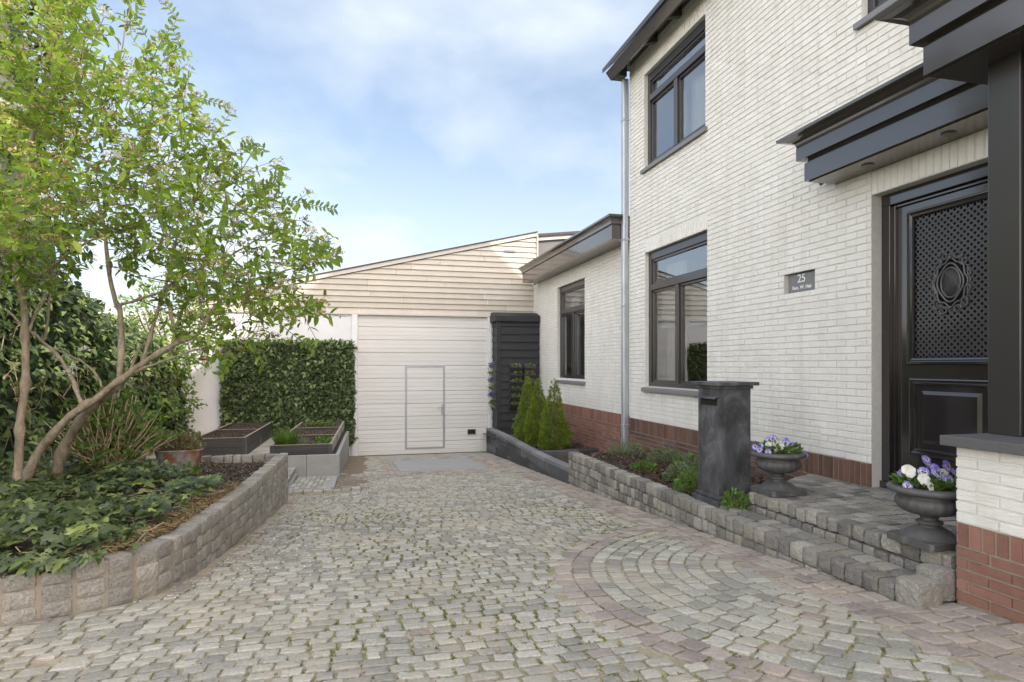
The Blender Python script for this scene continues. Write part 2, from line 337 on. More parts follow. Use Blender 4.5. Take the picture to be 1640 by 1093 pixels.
M['mustard'] = paint('mustard_upholstery', (.62,.37,.09), .8)
M['plate'] = varied('slate_plate', [(0,(.16,.165,.17)),(1,(.19,.195,.2))], rough=.5, nscale=25, ncol=(.6,.6,.6), namt=.5, bstr=.1)
M['letter'] = paint('white_lettering', (.78,.78,.76), .7)
M['void'] = paint('black_recess', (.006,.006,.006), .8)
def mk_glass():
    m, nt, p = newmat('window_glass'); nt.nodes.remove(p)
    gl = nt.nodes.new('ShaderNodeBsdfGlossy'); gl.inputs['Roughness'].default_value = .01; gl.inputs['Color'].default_value = (.92,.94,.96,1)
    tr = nt.nodes.new('ShaderNodeBsdfTransparent'); tr.inputs['Color'].default_value = (.82,.86,.86,1)
    fr = nt.nodes.new('ShaderNodeFresnel'); fr.inputs['IOR'].default_value = 1.9
    mp = nt.nodes.new('ShaderNodeMapRange'); mp.inputs['From Min'].default_value = 0; mp.inputs['From Max'].default_value = 1; mp.inputs['To Min'].default_value = .18; mp.inputs['To Max'].default_value = 1
    nt.links.new(fr.outputs[0], mp.inputs['Value'])
    ms = nt.nodes.new('ShaderNodeMixShader'); nt.links.new(mp.outputs[0], ms.inputs[0]); nt.links.new(tr.outputs[0], ms.inputs[1]); nt.links.new(gl.outputs[0], ms.inputs[2])
    tc = nt.nodes.new('ShaderNodeTexCoord'); n = nt.nodes.new('ShaderNodeTexNoise'); n.inputs['Scale'].default_value = 1.3; nt.links.new(tc.outputs['Object'], n.inputs['Vector'])
    b = nt.nodes.new('ShaderNodeBump'); b.inputs['Strength'].default_value = .08; b.inputs['Distance'].default_value = .02; nt.links.new(n.outputs['Fac'], b.inputs['Height']); nt.links.new(b.outputs[0], gl.inputs['Normal'])
    nt.links.new(ms.outputs[0], nt.nodes['Material Output'].inputs['Surface']); return m
M['glass'] = mk_glass()

# ------------------------------------------------------------------ masonry builders
XV = Vector
def cells(t0, t1, z0, z1, ops):
    ts = sorted({t0, t1, *[min(max(v, t0), t1) for o in ops for v in o[:2]]}); zs = sorted({z0, z1, *[min(max(v, z0), z1) for o in ops for v in o[2:]]})
    for i in range(len(ts)-1):
        for j in range(len(zs)-1):
            a, b, c, d = ts[i], ts[i+1], zs[j], zs[j+1]
            if b-a < 1e-5 or d-c < 1e-5: continue
            tm, zm = (a+b)/2, (c+d)/2
            if any(o[0] < tm < o[1] and o[2] < zm < o[3] for o in ops): continue
            yield a, b, c, d
def brick_face(mb, P, a, b, c, d, proud, rnd, rj=.0015, m=0, N=None):
    """one brick face between t a..b and z c..d; P(t, z, depth) gives the world point"""
    j = lambda k=rj: random.uniform(-k, k)
    pr_ = proud+j(.0015)
    e = .0035
    o = [(a, c), (b, c), (b, d), (a, d)]
    mid = [(a+e+j(), c+e+j()), ((a+b)/2+j(), c+e+j()), (b-e+j(), c+e+j()), (b-e+j(), d-e*.6+j()), ((a+b)/2+j(), d-e*.6+j()), (a+e+j(), d-e*.6+j())]
    vs = [P(t, z, -.004) for t, z in o] + [P(t, z, pr_+j(.001)) for t, z in mid]
    mb.add(vs, [(4,5,8,9), (5,6,7,8), (0,1,6,5,4), (1,2,7,6), (2,3,9,8,7), (3,0,4,9)], rnd, m)
def brick_wall(mb, P, t0, t1, z0, z1, ops=(), course=.062, blen=.225, joint=.009, proud=.009, phase=0.0, hj=.006):
    n = int(round((z1-z0)/course)); course = (z1-z0)/n
    for k in range(n):
        c, d = z0+k*course+joint/2, z0+(k+1)*course-joint/2; zm = (c+d)/2
        cuts = sorted([(o[0], o[1]) for o in ops if o[2] < zm < o[3]])
        segs = []; cur = t0
        for a, b in cuts:
            if a > cur: segs.append((cur, a))
            cur = max(cur, b)
        if cur < t1: segs.append((cur, t1))
        off = phase+(blen/2 if k % 2 else 0)
        for a, b in segs:
            i = math.floor((a-off)/blen); x = off+i*blen
            while x < b:
                jj = random.uniform(-.003, .003)
                s, e = max(a, x+hj/2+jj), min(b, x+blen-hj/2+jj)
                if s <= a+.03: s = a
                if b-e < .03: e = b
                if e-s > .03: brick_face(mb, P, s, e, c+random.uniform(-.001,.001), d, proud, random.random())
                x += blen
def soldier(mb, P, a, b, c, d, w=.062, joint=.009, proud=.007):
    n = max(1, int(round((b-a)/w))); w = (b-a)/n
    for i in range(n): brick_face(mb, P, a+i*w+joint/2, a+(i+1)*w-joint/2, c+joint/2, d-joint/2+random.uniform(-.003,.003), proud, random.random())
def backing(mb, P, t0, t1, z0, z1, ops, m=0):
    for a, b, c, d in cells(t0, t1, z0, z1, ops): mb.quad(P(a,c,0), P(b,c,0), P(b,d,0), P(a,d,0), .5, m)
def reveals(mb, P, o, depth, m=0):
    a, b, c, d = o
    for (p, q) in (((a,c),(a,d)), ((b,d),(b,c)), ((a,d),(b,d)), ((b,c),(a,c))):
        mb.quad(P(p[0],p[1],.006), P(q[0],q[1],.006), P(q[0],q[1],-depth), P(p[0],p[1],-depth), .5, m)
def PX(x): return lambda t, z, d: (x-d, t, z)            # wall facing -X, t runs along Y
def PYp(y): return lambda t, z, d: (t, y+d, z)           # wall facing +Y
def PYm(y): return lambda t, z, d: (t, y-d, z)           # wall facing -Y

def stone(mb, c, s, ax=(Vector((1,0,0)), Vector((0,1,0)), Vector((0,0,1))), rnd=.5, jit=.08, rd=.16, m=0, n=4):
    """irregular rounded sett; c centre, s half sizes"""
    idx = {}; vs = []; fs = []; rd = rd*.55
    sd = Vector((random.uniform(-50,50), random.uniform(-50,50), random.uniform(-50,50)))
    def vid(i, j, k):
        key = (i, j, k)
        if key in idx: return idx[key]
        q = Vector((2*i/n-1, 2*j/n-1, 2*k/n-1)); e = sorted(abs(t) for t in q)
        # pull edges and corners in
        f = 1-rd*(max(0, e[1]-.3)/.7)**2*.55-rd*(max(0, e[0]-.3)/.7)**2*.35
        q = q*f
        nz = noise.noise_vector(q*1.3+sd)*jit*.8+noise.noise_vector(q*4.1+sd)*jit*.45
        q = q+nz
        p = Vector(c)+ax[0]*q.x*s[0]+ax[1]*q.y*s[1]+ax[2]*q.z*s[2]
        idx[key] = len(vs); vs.append(p); return idx[key]
    for a in range(n):
        for b in range(n):
            fs += [(vid(a,b,0),vid(a,b+1,0),vid(a+1,b+1,0),vid(a+1,b,0)), (vid(a,b,n),vid(a+1,b,n),vid(a+1,b+1,n),vid(a,b+1,n)),
                   (vid(a,0,b),vid(a+1,0,b),vid(a+1,0,b+1),vid(a,0,b+1)), (vid(a,n,b),vid(a,n,b+1),vid(a+1,n,b+1),vid(a+1,n,b)),
                   (vid(0,a,b),vid(0,a,b+1),vid(0,a+1,b+1),vid(0,a+1,b)), (vid(n,a,b),vid(n,a+1,b),vid(n,a+1,b+1),vid(n,a,b+1))]
    mb.add(vs, fs, rnd, m)

def sweep(mb, path, prof, closed_ends=True, rnd=.5, m=0):
    """profile (offset outward, z) swept round a 2-D path; outward = right hand side of travel"""
    pts = [Vector(p) for p in path]; k = len(pts); rings = []
    for i, p in enumerate(pts):
        d0 = (pts[i]-pts[i-1]).normalized() if i > 0 else None
        d1 = (pts[i+1]-pts[i]).normalized() if i < k-1 else None
        nr = lambda d: Vector((d.y, -d.x))
        if d0 is None: o = nr(d1)
        elif d1 is None: o = nr(d0)
        else:
            a, b = nr(d0), nr(d1); o = (a+b); o = o/(o.dot(a))
        rings.append([(p.x+o.x*q, p.y+o.y*q, z) for q, z in prof])
    n = len(prof); vs = [v for r in rings for v in r]
    fs = [(i*n+j, i*n+(j+1), (i+1)*n+(j+1), (i+1)*n+j) for i in range(k-1) for j in range(n-1)]
    if closed_ends: fs += [tuple(range(n)), tuple((k-1)*n+j for j in range(n))[::-1]]
    mb.add(vs, fs, rnd, m)

# ------------------------------------------------------------------ ground and terrain
mb = MB()
ys = [-120, -4, 0, 2, 4, 6, 8, 10, 12, 15.2, 20, 160]
for a, b in zip(ys[:-1], ys[1:]):
    mb.quad((-160, a, g(a)-.03), (160, a, g(a)-.03), (160, b, g(b)-.03), (-160, b, g(b)-.03))
tag(mb.build('ground', M['lawn']), kind='structure')

def undul(x, y): return .012*noise.noise(Vector((x*.7, y*.7, 0)))
LEFT = [(-6.0, 3.15), (-3.4, 3.42), (-2.45, 3.56), (-1.78, 3.69), (-1.48, 3.81), (-1.32, 3.89), (-1.156, 4.056), (-1.06, 4.40), (-.92, 5.58), (-.80, 7.75)]
def left_x(y):
    """left edge of the paved drive at a given y"""
    if y < 3.15: return -6.5
    if y > 8.05: return -.16
    if y > 7.7: return -.80
    for (x0, y0), (x1, y1) in zip(LEFT[:-1], LEFT[1:]):
        if y0 <= y <= y1: return x0+(x1-x0)*(y-y0)/(y1-y0)
    return -6.5
def right_x(y):
    if y < 2.56: return 3.09
    if y < 8: return 2.82
    return 2.82+.28*(y-8)/6.9
mb = MB()
nx, ny = 60, 110
X0, X1, Y0, Y1 = -7.0, 3.3, .2, 14.95
vs = []; fs = []
for j in range(ny+1):
    for i in range(nx+1):
        x = X0+(X1-X0)*i/nx; y = Y0+(Y1-Y0)*j/ny; vs.append((x, y, g(y)+undul(x, y)))
for j in range(ny):
    for i in range(nx): a = j*(nx+1)+i; fs.append((a, a+1, a+nx+2, a+nx+1))
mb.add(vs, fs)
tag(mb.build('driveway', M['sand'], smooth=True), kind='structure')

pav = MB()
def sett(cs, rnd, m, lift=.011):
    """flat worn sett from four corners in plan"""
    cx = sum(c[0] for c in cs)/4; cy = sum(c[1] for c in cs)/4
    out_ = []
    tilt = (random.uniform(-.035,.035), random.uniform(-.035,.035)); lf = lift+random.uniform(-.004, .004)
    for i in range(4):
        a, b = cs[i], cs[(i+1) % 4]
        q = random.uniform(.04, .13)
        out_.append((a[0]+(b[0]-a[0])*q, a[1]+(b[1]-a[1])*q)); out_.append((a[0]+(b[0]-a[0])*.5+random.uniform(-.004,.004), a[1]+(b[1]-a[1])*.5+random.uniform(-.004,.004)))
        q = random.uniform(.04, .13); out_.append((b[0]-(b[0]-a[0])*q, b[1]-(b[1]-a[1])*q))
    n = len(out_); vs = []
    jj = [(random.uniform(-.0045,.0045), random.uniform(-.004,.004)) for _ in range(n)]
    for (x, y), (u, v) in zip(out_, jj): vs.append((x+u, y+v, g(y)+undul(x, y)-.012))
    for (x, y), (u, v) in zip(out_, jj):
        x2, y2 = cx+(x-cx)*.975+u, cy+(y-cy)*.975+v
        vs.append((x2, y2, g(y)+undul(x, y)+lf*.72+(x-cx)*tilt[0]+(y-cy)*tilt[1]))
    for (x, y), (u, v) in zip(out_, jj):
        x2, y2 = cx+(x-cx)*.84+u, cy+(y-cy)*.84+v
        vs.append((x2, y2, g(y)+undul(x, y)+lf+(x-cx)*tilt[0]+(y-cy)*tilt[1]+random.uniform(-.0015,.0015)))
    vs.append((cx, cy, g(cy)+undul(cx, cy)+lf+.002))
    fs = [(i, (i+1) % n, n+(i+1) % n, n+i) for i in range(n)]+[(n+i, n+(i+1) % n, 2*n+(i+1) % n, 2*n+i) for i in range(n)]+[(2*n+i, 2*n+(i+1) % n, 3*n) for i in range(n)]
    pav.add(vs, fs, rnd, m)
RC, RR = (3.1, 3.18), 1.79
def in_drain(x, y): return .42 < x < 2.55 and 10.35 < y < 13.4
JT = []                                      # joint points, for moss
# straight rows
y = .75; row = 0
while y < 14.6:
    h = .084 if y < 6 else .092
    h *= random.uniform(.93, 1.07)
    x = -6.4+random.uniform(0, .12)
    amp = .05
    while x < 3.1:
        w = random.gauss(.109, .015); w = min(max(w, .075), .15)
        wob = lambda xx, yy: yy+.05*math.sin(xx*1.25+yy*.35)+.025*math.sin(xx*3.1+1+yy*.8)
        cx, cy = x+w/2, wob(x+w/2, y+h/2)
        ok = left_x(cy)+.05 < cx < 2.43+(max(0, cy-8)*.045) and cy > .6
        dr = math.hypot(cx-RC[0], cy-RC[1])
        if dr < RR+.175: ok = False
        if in_drain(cx, cy): ok = False
        if cy > 10.6 and cx < .12+.02*(cy-10.6): ok = False
        if cy > 13.7: ok = False
        if ok and random.random() > .004:
            gx = .005+random.uniform(0, .005); gy = .004+random.uniform(0, .004)
            cs = [(x+gx, wob(x, y)+gy), (x+w-gx, wob(x+w, y)+gy), (x+w-gx, wob(x+w, y+h)-gy), (x+gx, wob(x, y+h)-gy)]
            cs = [(a+random.uniform(-.005,.005), b+random.uniform(-.004,.004)) for a, b in cs]
            red = (cy > 10.0 and cy < 10.5) or (cx < left_x(cy)+.14 and cy < 8) and random.random() < .5
            sett(cs, random.random(), 1 if (red or random.random() < .012) else 0)
            JT.append((x, cy)); JT.append((cx, wob(cx, y))); JT.append((x, wob(x, y)))
        x += w
    y += h; row += 1
# the half ring and its concentric rows
r = .16
while r < RR+.08:
    red = RR-.09 < r+.06; dr_ = .104 if not red else .118
    n = max(3, int(round(math.pi*2*(r+dr_/2)/.12))); ph = random.random()*.1
    for i in range(n):
        a0, a1 = 2*math.pi*(i+ph)/n, 2*math.pi*(i+1+ph)/n
        am = (a0+a1)/2; cx, cy = RC[0]+(r+dr_/2)*math.cos(am), RC[1]+(r+dr_/2)*math.sin(am)
        if cx > 2.44 or cy < .6: continue
        ga = .006/(r+dr_/2); g2 = .005
        cs = [(RC[0]+q*math.cos(t), RC[1]+q*math.sin(t)) for q, t in ((r+g2, a0+ga), (r+dr_-g2, a0+ga), (r+dr_-g2, a1-ga), (r+g2, a1-ga))]
        cs = [(a+random.uniform(-.005,.005), b+random.uniform(-.005,.005)) for a, b in cs]
        sett(cs[::-1] if False else [cs[0], cs[1], cs[2], cs[3]], random.random(), 1 if red else (1 if random.random() < .03 else 0))
        JT.append((cx+.06, cy)); JT.append((cx, cy+.06))
    r += dr_
# red strip along the right hand wall
y = .5
while y < 13.6:
    h = random.gauss(.13, .012)
    xr = right_x(y); x = 2.46+(max(0, y-8)*.045); k = 3
    if y < 2.5: k = 5
    w = (xr-x)/k
    for i in range(k):
        gx = .007; off = random.uniform(-.03, .03)
        cs = [(x+i*w+gx, y+gx+off), (x+(i+1)*w-gx, y+gx+off), (x+(i+1)*w-gx, y+h-gx+off), (x+i*w+gx, y+h-gx+off)]
        cs = [(a+random.uniform(-.006,.006), b+random.uniform(-.006,.006)) for a, b in cs]
        sett(cs, random.random(), 1)
    y += h
# clinker border round the drain slab
y = 10.4
while y < 13.35:
    x = .42
    while x < 2.5:
        if not (.70 < x+.05 < 2.28 and 10.62 < y+.05 < 12.95):
            cs = [(x+.004, y+.004), (x+.10-.004, y+.004), (x+.10-.004, y+.10-.004), (x+.004, y+.10-.004)]
            sett(cs, random.random(), 1, .006)
        x += .10
    y += .10
pv = pav.build('driveway_paving', [M['paving'], M['redpav']])
tag(pv, kind='structure')
mb = MB()
def slab(x0, x1, y0, y1, th=.012):
    mb.add([(x0,y0,g(y0)),(x1,y0,g(y0)),(x1,y1,g(y1)),(x0,y1,g(y1)),(x0+.01,y0+.01,g(y0)+th),(x1-.01,y0+.01,g(y0)+th),(x1-.01,y1-.01,g(y1)+th),(x0+.01,y1-.01,g(y1)+th)], [(4,5,6,7),(0,1,5,4),(1,2,6,5),(2,3,7,6),(3,0,4,7)])
slab(.70, 2.28, 10.66, 12.95, .022)
for i in range(4): slab(.45+i*.66, 1.08+i*.66, 13.75, 14.3, .02)
tag(mb.build('drive_slabs', M['concrete']), kind='structure')
# loose earth left of the drive
mb = MB()
vs = []; fs = []; nx, ny = 10, 40
for j in range(ny+1):
    for i in range(nx+1):
        x = -.34+.60*i/nx+.05*math.sin(j*.6)*(i/nx); y = 8.35+6.5*j/ny
        e = min(i, nx-i, j+3)/3
        vs.append((x, y, g(y)+.010*min(1, e)+.02*noise.noise(Vector((x*4, y*4, 3)))*min(1,e)-(.02 if i == nx else 0)))
for j in range(ny):
    for i in range(nx): a = j*(nx+1)+i; fs.append((a, a+1, a+nx+2, a+nx+1))
mb.add(vs, fs); tag(mb.build('earth_strip', M['earth'], smooth=True), kind='structure')

# ------------------------------------------------------------------ the house
HX = 4.20; AX = 4.35; BX = 3.09; BY = 2.57; HEND = 8.96
house = thing('brick_house', 'two storey white painted brick house with red brick plinth and black woodwork', 'house', (6.5, 3, -1.2))
WG = (6.74, 8.42, -.31, 1.685)           # ground floor window opening
WU = (6.78, 8.45, 2.97, 4.37)            # upper window
WR = (2.70, 4.35, 2.97, 4.37)            # upper window at the right edge
DO = (3.10, 4.245, -1.03, 1.43)          # door opening
PLATE = (4.905, 5.335, .70, .915)
P = PX(HX)
ops = [WG, WU, WR, DO, PLATE]
sold = [(WG[0], WG[1], WG[3], WG[3]+.20), (WU[0], WU[1], WU[3], WU[3]+.20), (DO[0]-.0, DO[1], DO[3], DO[3]+.20), (WR[0], WR[1], WR[3], WR[3]+.20)]
wb = MB()
brick_wall(wb, P, -5.0, HEND, -.83, 4.76, ops+sold, phase=.02)
for s in sold: soldier(wb, P, *s)
wb.build('wall', M['wbrick'], house)
mb = MB(); backing(mb, P, -5.0, HEND, -.83, 4.80, ops, 0)
for o in ops: reveals(mb, P, o, .11)
mb.quad((HX, PLATE[0], PLATE[2]), (HX, PLATE[1], PLATE[2]), (HX, PLATE[1], PLATE[3]), (HX, PLATE[0], PLATE[3])) if False else None
# far gable, rear and front walls
mb.add([(HX, HEND, -2.2), (12.6, HEND, -2.2), (12.6, HEND, 4.7), (8.4, HEND, 8.8), (HX, HEND, 4.7)], [(0,1,2,3,4)])
mb.add([(HX, -5, -2.2), (12.6, -5, -2.2), (12.6, -5, 4.7), (8.4, -5, 8.8), (HX, -5, 4.7)], [(4,3,2,1,0)])
mb.quad((12.6, -5, -2.2), (12.6, HEND, -2.2), (12.6, HEND, 4.7), (12.6, -5, 4.7))
mb.build('joint', M['wmortar'], house)
mb = MB(); brick_wall(mb, P, -5.0, HEND, -1.69, -.83-.205, [(DO[0], DO[1], -3, 0)], course=.062, phase=.07)
soldier(mb, P, DO[1], HEND, -.83-.205, -.83); soldier(mb, P, -5, DO[0], -.83-.205, -.83)
mb.build('plinth', M['rbrick'], house)
mb = MB(); backing(mb, P, -5.0, HEND, -2.2, -.83, [(DO[0], DO[1], -1.03, -.83)]); mb.build('plinth_joint', M['mortar'], house)

def window(parent, x, o, transom, mull, name='window', label=None, sash=True, blind=None):
    """framed window in an opening of a wall facing -X; children: pane, sill"""
    y0, y1, z0, z1 = o; fx = x+.05
    mb = MB(); fw = .075
    y0, y1, z0, z1 = y0+.002, y1-.002, z0+.002, z1-.002
    top = .11
    mb.box(fx, fx+.09, y0, y1, z1-top, z1); mb.box(fx, fx+.09, y0, y1, z0, z0+.06)
    mb.box(fx+.001, fx+.089, y0, y0+fw, z0+.06, z1-top); mb.box(fx+.001, fx+.089, y1-fw, y1, z0+.06, z1-top)
    mb.box(fx-.012, fx+.085, y0+fw, y1-fw, transom, transom+.085)
    ym = (y0+y1)/2
    if mull: mb.box(fx-.004, fx+.084, ym-.045, ym+.045, z0+.06, transom)
    ranges = [(y0+fw, y1-fw, transom+.085, z1-top)] + ([(y0+fw, ym-.045, z0+.06, transom), (ym+.045, y1-fw, z0+.06, transom)] if mull else [(y0+fw, y1-fw, z0+.06, transom)])
    s = .035
    for a, b, c, d in ranges:
        q = fx+.022
        mb.box(q, q+.05, a, b, c, c+s); mb.box(q, q+.05, a, b, d-s, d); mb.box(q+.001, q+.049, a, a+s, c+s, d-s); mb.box(q+.001, q+.049, b-s, b, c+s, d-s)
    w = mb.build(name, M['frame'], parent, bevel=.003)
    if label: w['label'] = label
    for a, b, c, d in ranges:
        mb = MB(); q = fx+.05; mb.quad((q, a+s*.8, d-s*.8), (q, b-s*.8, d-s*.8), (q, b-s*.8, c+s*.8), (q, a+s*.8, c+s*.8)); mb.build('pane', M['glass'], w)
    mb = MB(); e = .05
    mb.add([(x-.055, y0-e, z0-.085), (x+.06, y0-e, z0-.065), (x+.06, y1+e, z0-.065), (x-.055, y1+e, z0-.085),
            (x-.055, y0-e, z0-.030), (x+.06, y0-e, z0-.003), (x+.06, y1+e, z0-.003), (x-.055, y1+e, z0-.030)],
           [(0,3,2,1),(4,5,6,7),(0,1,5,4),(1,2,6,5),(2,3,7,6),(3,0,4,7)])
    mb.build('sill', M['sill'], w, bevel=.005)
    # room behind
    mb = MB(); R0 = x+.16; R1 = x+2.6
    ya, yb, za, zb = y0-.6, y1+.6, z0-.5, z1+.25
    mb.quad((R1,ya,za),(R1,yb,za),(R1,yb,zb),(R1,ya,zb)); mb.quad((R0,ya,za),(R1,ya,za),(R1,ya,zb),(R0,ya,zb)); mb.quad((R0,yb,za),(R1,yb,za),(R1,yb,zb),(R0,yb,zb))
    mb.quad((R0,ya,za),(R1,ya,za),(R1,yb,za),(R0,yb,za)); mb.quad((R0,ya,zb),(R1,ya,zb),(R1,yb,zb),(R0,yb,zb))
    mb.build('room_lining', M['darkroom'], w)
    return w
def curtain(parent, x, y0, y1, z0, z1, folds=9, mat='curtain'):
    mb = MB(); n = folds*4
    vs = []
    for i in range(n+1):
        t = i/n; yy = y0+(y1-y0)*t; xx = x+.025*math.sin(t*folds*2*math.pi)
        vs += [(xx, yy, z0), (xx, yy, z1)]
    mb.add(vs, [(2*i, 2*i+2, 2*i+3, 2*i+1) for i in range(n)])
    return mb.build('curtain', M[mat], parent, smooth=True)
w1 = window(house, HX, WG, 1.115, True)
curtain(w1, HX+.30, 7.75, 8.30, -.3, 1.5, 7); curtain(w1, HX+.32, 6.80, 6.95, -.3, 1.5, 3)
mb = MB(); mb.box(HX+.22, HX+.235, 6.82, 8.34, .55, 1.1); mb.build('roller_blind', M['blind'], w1)
w2 = window(house, HX, WU, 3.95, True)
curtain(w2, HX+.28, 7.05, 8.05, 2.9, 4.3, 12); mb = MB(); mb.box(HX+.22, HX+.235, 6.85, 8.4, 4.02, 4.35); mb.build('roller_blind', M['blind'], w2)
w3 = window(house, HX, WR, 3.95, True)

# eave
mb = MB()
ye0, ye1 = -5.1, 9.10
mb.add([(3.93,ye0,4.555),(3.93,ye1,4.555),(3.845,ye1,4.665),(3.845,ye0,4.665),(3.96,ye0,4.555),(3.96,ye1,4.555),(3.96,ye1,4.68),(3.96,ye0,4.68)],
       [(0,1,2,3),(4,7,6,5),(0,4,5,1),(1,5,6,2),(3,7,4,0)])
mb.box(3.958, 4.25, ye0, ye1, 4.735, 4.75)
mb.build('fascia', M['black'], house)
mb = MB()
for k in range(22):
    yy = 8.02-.68*k+.04
    mb.add([(3.96,yy-.04,4.60),(4.19,yy-.04,4.66),(4.19,yy+.04,4.66),(3.96,yy+.04,4.60),(3.96,yy-.04,4.733),(4.19,yy-.04,4.733),(4.19,yy+.04,4.733),(3.96,yy+.04,4.733)],
           [(0,3,2,1),(4,5,6,7),(0,1,5,4),(1,2,6,5),(2,3,7,6),(3,0,4,7)])
mb.box(3.962, 4.12, ye1-.20, ye1-.002, 4.558, 4.733)
mb.build_each('rafter_tail', M['black2'], house)
mb = MB()
t = .07
mb.add([(3.80,ye0-.02,4.665),(8.4,ye0-.02,9.10),(13.0,ye0-.02,4.665),(3.80,ye1+.03,4.665),(8.4,ye1+.03,9.10),(13.0,ye1+.03,4.665),
        (3.80,ye0-.02,4.665+t),(8.4,ye0-.02,9.10+t),(13.0,ye0-.02,4.665+t),(3.80,ye1+.03,4.665+t),(8.4,ye1+.03,9.10+t),(13.0,ye1+.03,4.665+t)],
       [(0,3,4,1),(1,4,5,2),(6,7,10,9),(7,8,11,10),(0,6,9,3),(2,5,11,8),(0,1,7,6),(1,2,8,7),(3,9,10,4),(4,10,11,5)])
mb.build('roof', M['roof'], house)
# downpipe
dp = MB(); px_, py_ = 4.14, 9.02
dp.box(px_-.05, px_+.05, py_-.05, py_+.05, -1.75, 4.56)
dpo = dp.build('downpipe', M['zinc'], house, bevel=.02)
dq = MB()
for z in (-.95, .95, 2.0, 3.9): dq.box(px_-.056, px_+.056, py_-.056, py_+.056, z-.02, z+.02)
dq.build_each('bracket', M['zinc'], dpo, bevel=.015)

# cornices
CROWN = [(.045,1.955),(.05,1.965),(.055,1.985),(.075,2.0),(.11,2.012),(.15,2.018),(.165,2.022),(.168,2.045),(.15,2.055)]
def cornice(path, parent, name='door_canopy', inner=.34, ztop=2.10):
    mb = MB()
    sweep(mb, path, [(-inner,1.64),(0,1.64),(0,1.80),(-.02,1.805),(-.02,1.825),(.048,1.83),(.048,1.94)]+[(q,z) for q,z in CROWN]+[(-inner,ztop)])
    return mb.build(name, M['black'], parent)
can = cornice([(HX-.002, 4.655), (3.87, 4.655), (3.87, 2.93)], house, inner=.30)
mb = MB(); mb.box(3.90, HX-.004, 2.80, 4.63, 1.63, 1.66); mb.build('soffit', M['black'], can)
for yy in (4.12, 3.42):
    mb = MB(); mb.lathe([(.0,1.626),(.03,1.624),(.045,1.620),(.05,1.628),(.05,1.64)], 20, (4.03, yy, 0)); mb.build('downlight', M['black2'], can, smooth=True)
mb = MB(); mb.tube([(4.15,4.70,1.70),(4.10,4.74,1.66)], [.02,.024], 12); mb.box(4.15,4.195,4.68,4.72,1.68,1.72); mb.build('wall_spot', M['black2'], can)

# bay on the right
bay = MB(); PB = PX(BX)
brick_wall(bay, PB, -.6, BY, -.83, -.425, course=.0579, phase=BY-.225*20)
brick_wall(bay, PYp(BY), BX, HX, -.83, -.425, course=.0579)
bw = bay.build('bay_wall', M['wbrick'], house)
mb = MB(); backing(mb, PB, -.6, BY, -.83, -.425, []); backing(mb, PYp(BY), BX, HX, -.83, -.425, []); mb.box(BX+.003, HX, -.6, BY-.003, -.46, -.43); mb.build('joint', M['wmortar'], bw)
mb = MB(); brick_wall(mb, PB, -.6, BY, -1.245-.0, -.83-.125, [], course=.0580, phase=BY-.225*20+.05)
soldier(mb, PB, -.62, BY, -.955, -.83, w=.068); brick_wall(mb, PYp(BY), BX, HX, -1.245, -.83, course=.0593)
bp = mb.build('bay_plinth', M['rbrick2'], bw)
mb = MB(); backing(mb, PB, -.6, BY, -1.6, -.83, []); backing(mb, PYp(BY), BX, HX, -1.6, -.83, []); mb.build('bay_plinth_joint', M['mortar'], bw)
mb = MB(); mb.prism([(BX-.068,-.7),(HX,-.7),(HX,BY+.045),(BX-.068,BY+.045)], -.425, -.372); mb.build('bay_sill', M['bluestone'], bw, bevel=.004)
bwn = MB(); px0 = 3.335
bwn.box(px0, px0+.15, 2.43, 2.60, -.371, 1.64)
bwn.box(px0+.02, px0+.12, 2.33, 2.428, -.371, 1.64)
bwn.box(px0+.02, px0+.12, -.6, 2.329, -.371, -.31); bwn.box(px0+.02, px0+.12, -.6, 2.329, 1.50, 1.64)
bwn.box(px0+.04, px0+.10, -.6, 2.329, .90, .97)
bwn.box(px0+.15, HX, 2.48, 2.56, -.371, -.30); bwn.box(px0+.15, HX, 2.48, 2.56, 1.5, 1.64); bwn.box(px0+.501, px0+.57, 2.481, 2.559, -.30, 1.5)
bo = bwn.build('bay_window', M['frame'], house, bevel=.004)
mb = MB(); mb.quad((px0+.07,-.6,1.5),(px0+.07,2.33,1.5),(px0+.07,2.33,-.31),(px0+.07,-.6,-.31)); mb.build('pane', M['glass'], bo)
mb = MB(); mb.quad((px0+.15,2.52,-.31),(HX,2.52,-.31),(HX,2.52,1.5),(px0+.15,2.52,1.5)); mb.build('pane', M['glass'], bo)
mb = MB(); mb.quad((px0+.6,-.6,-.37),(px0+.6,2.3,-.37),(px0+.6,2.3,1.5),(px0+.6,-.6,1.5)); mb.build('room_lining', M['darkroom'], bo)
bc = cornice([(HX-.004, 2.79), (3.11, 2.79), (3.11, -1.2)], house, 'bay_cornice', inner=.05, ztop=2.12)
mb = MB(); mb.box(3.14, HX-.006, -1.2, 2.76, 1.632, 1.66); mb.box(3.14, HX-.006, -1.2, 2.76, 2.03, 2.09); mb.build('bay_soffit', M['black'], bc)

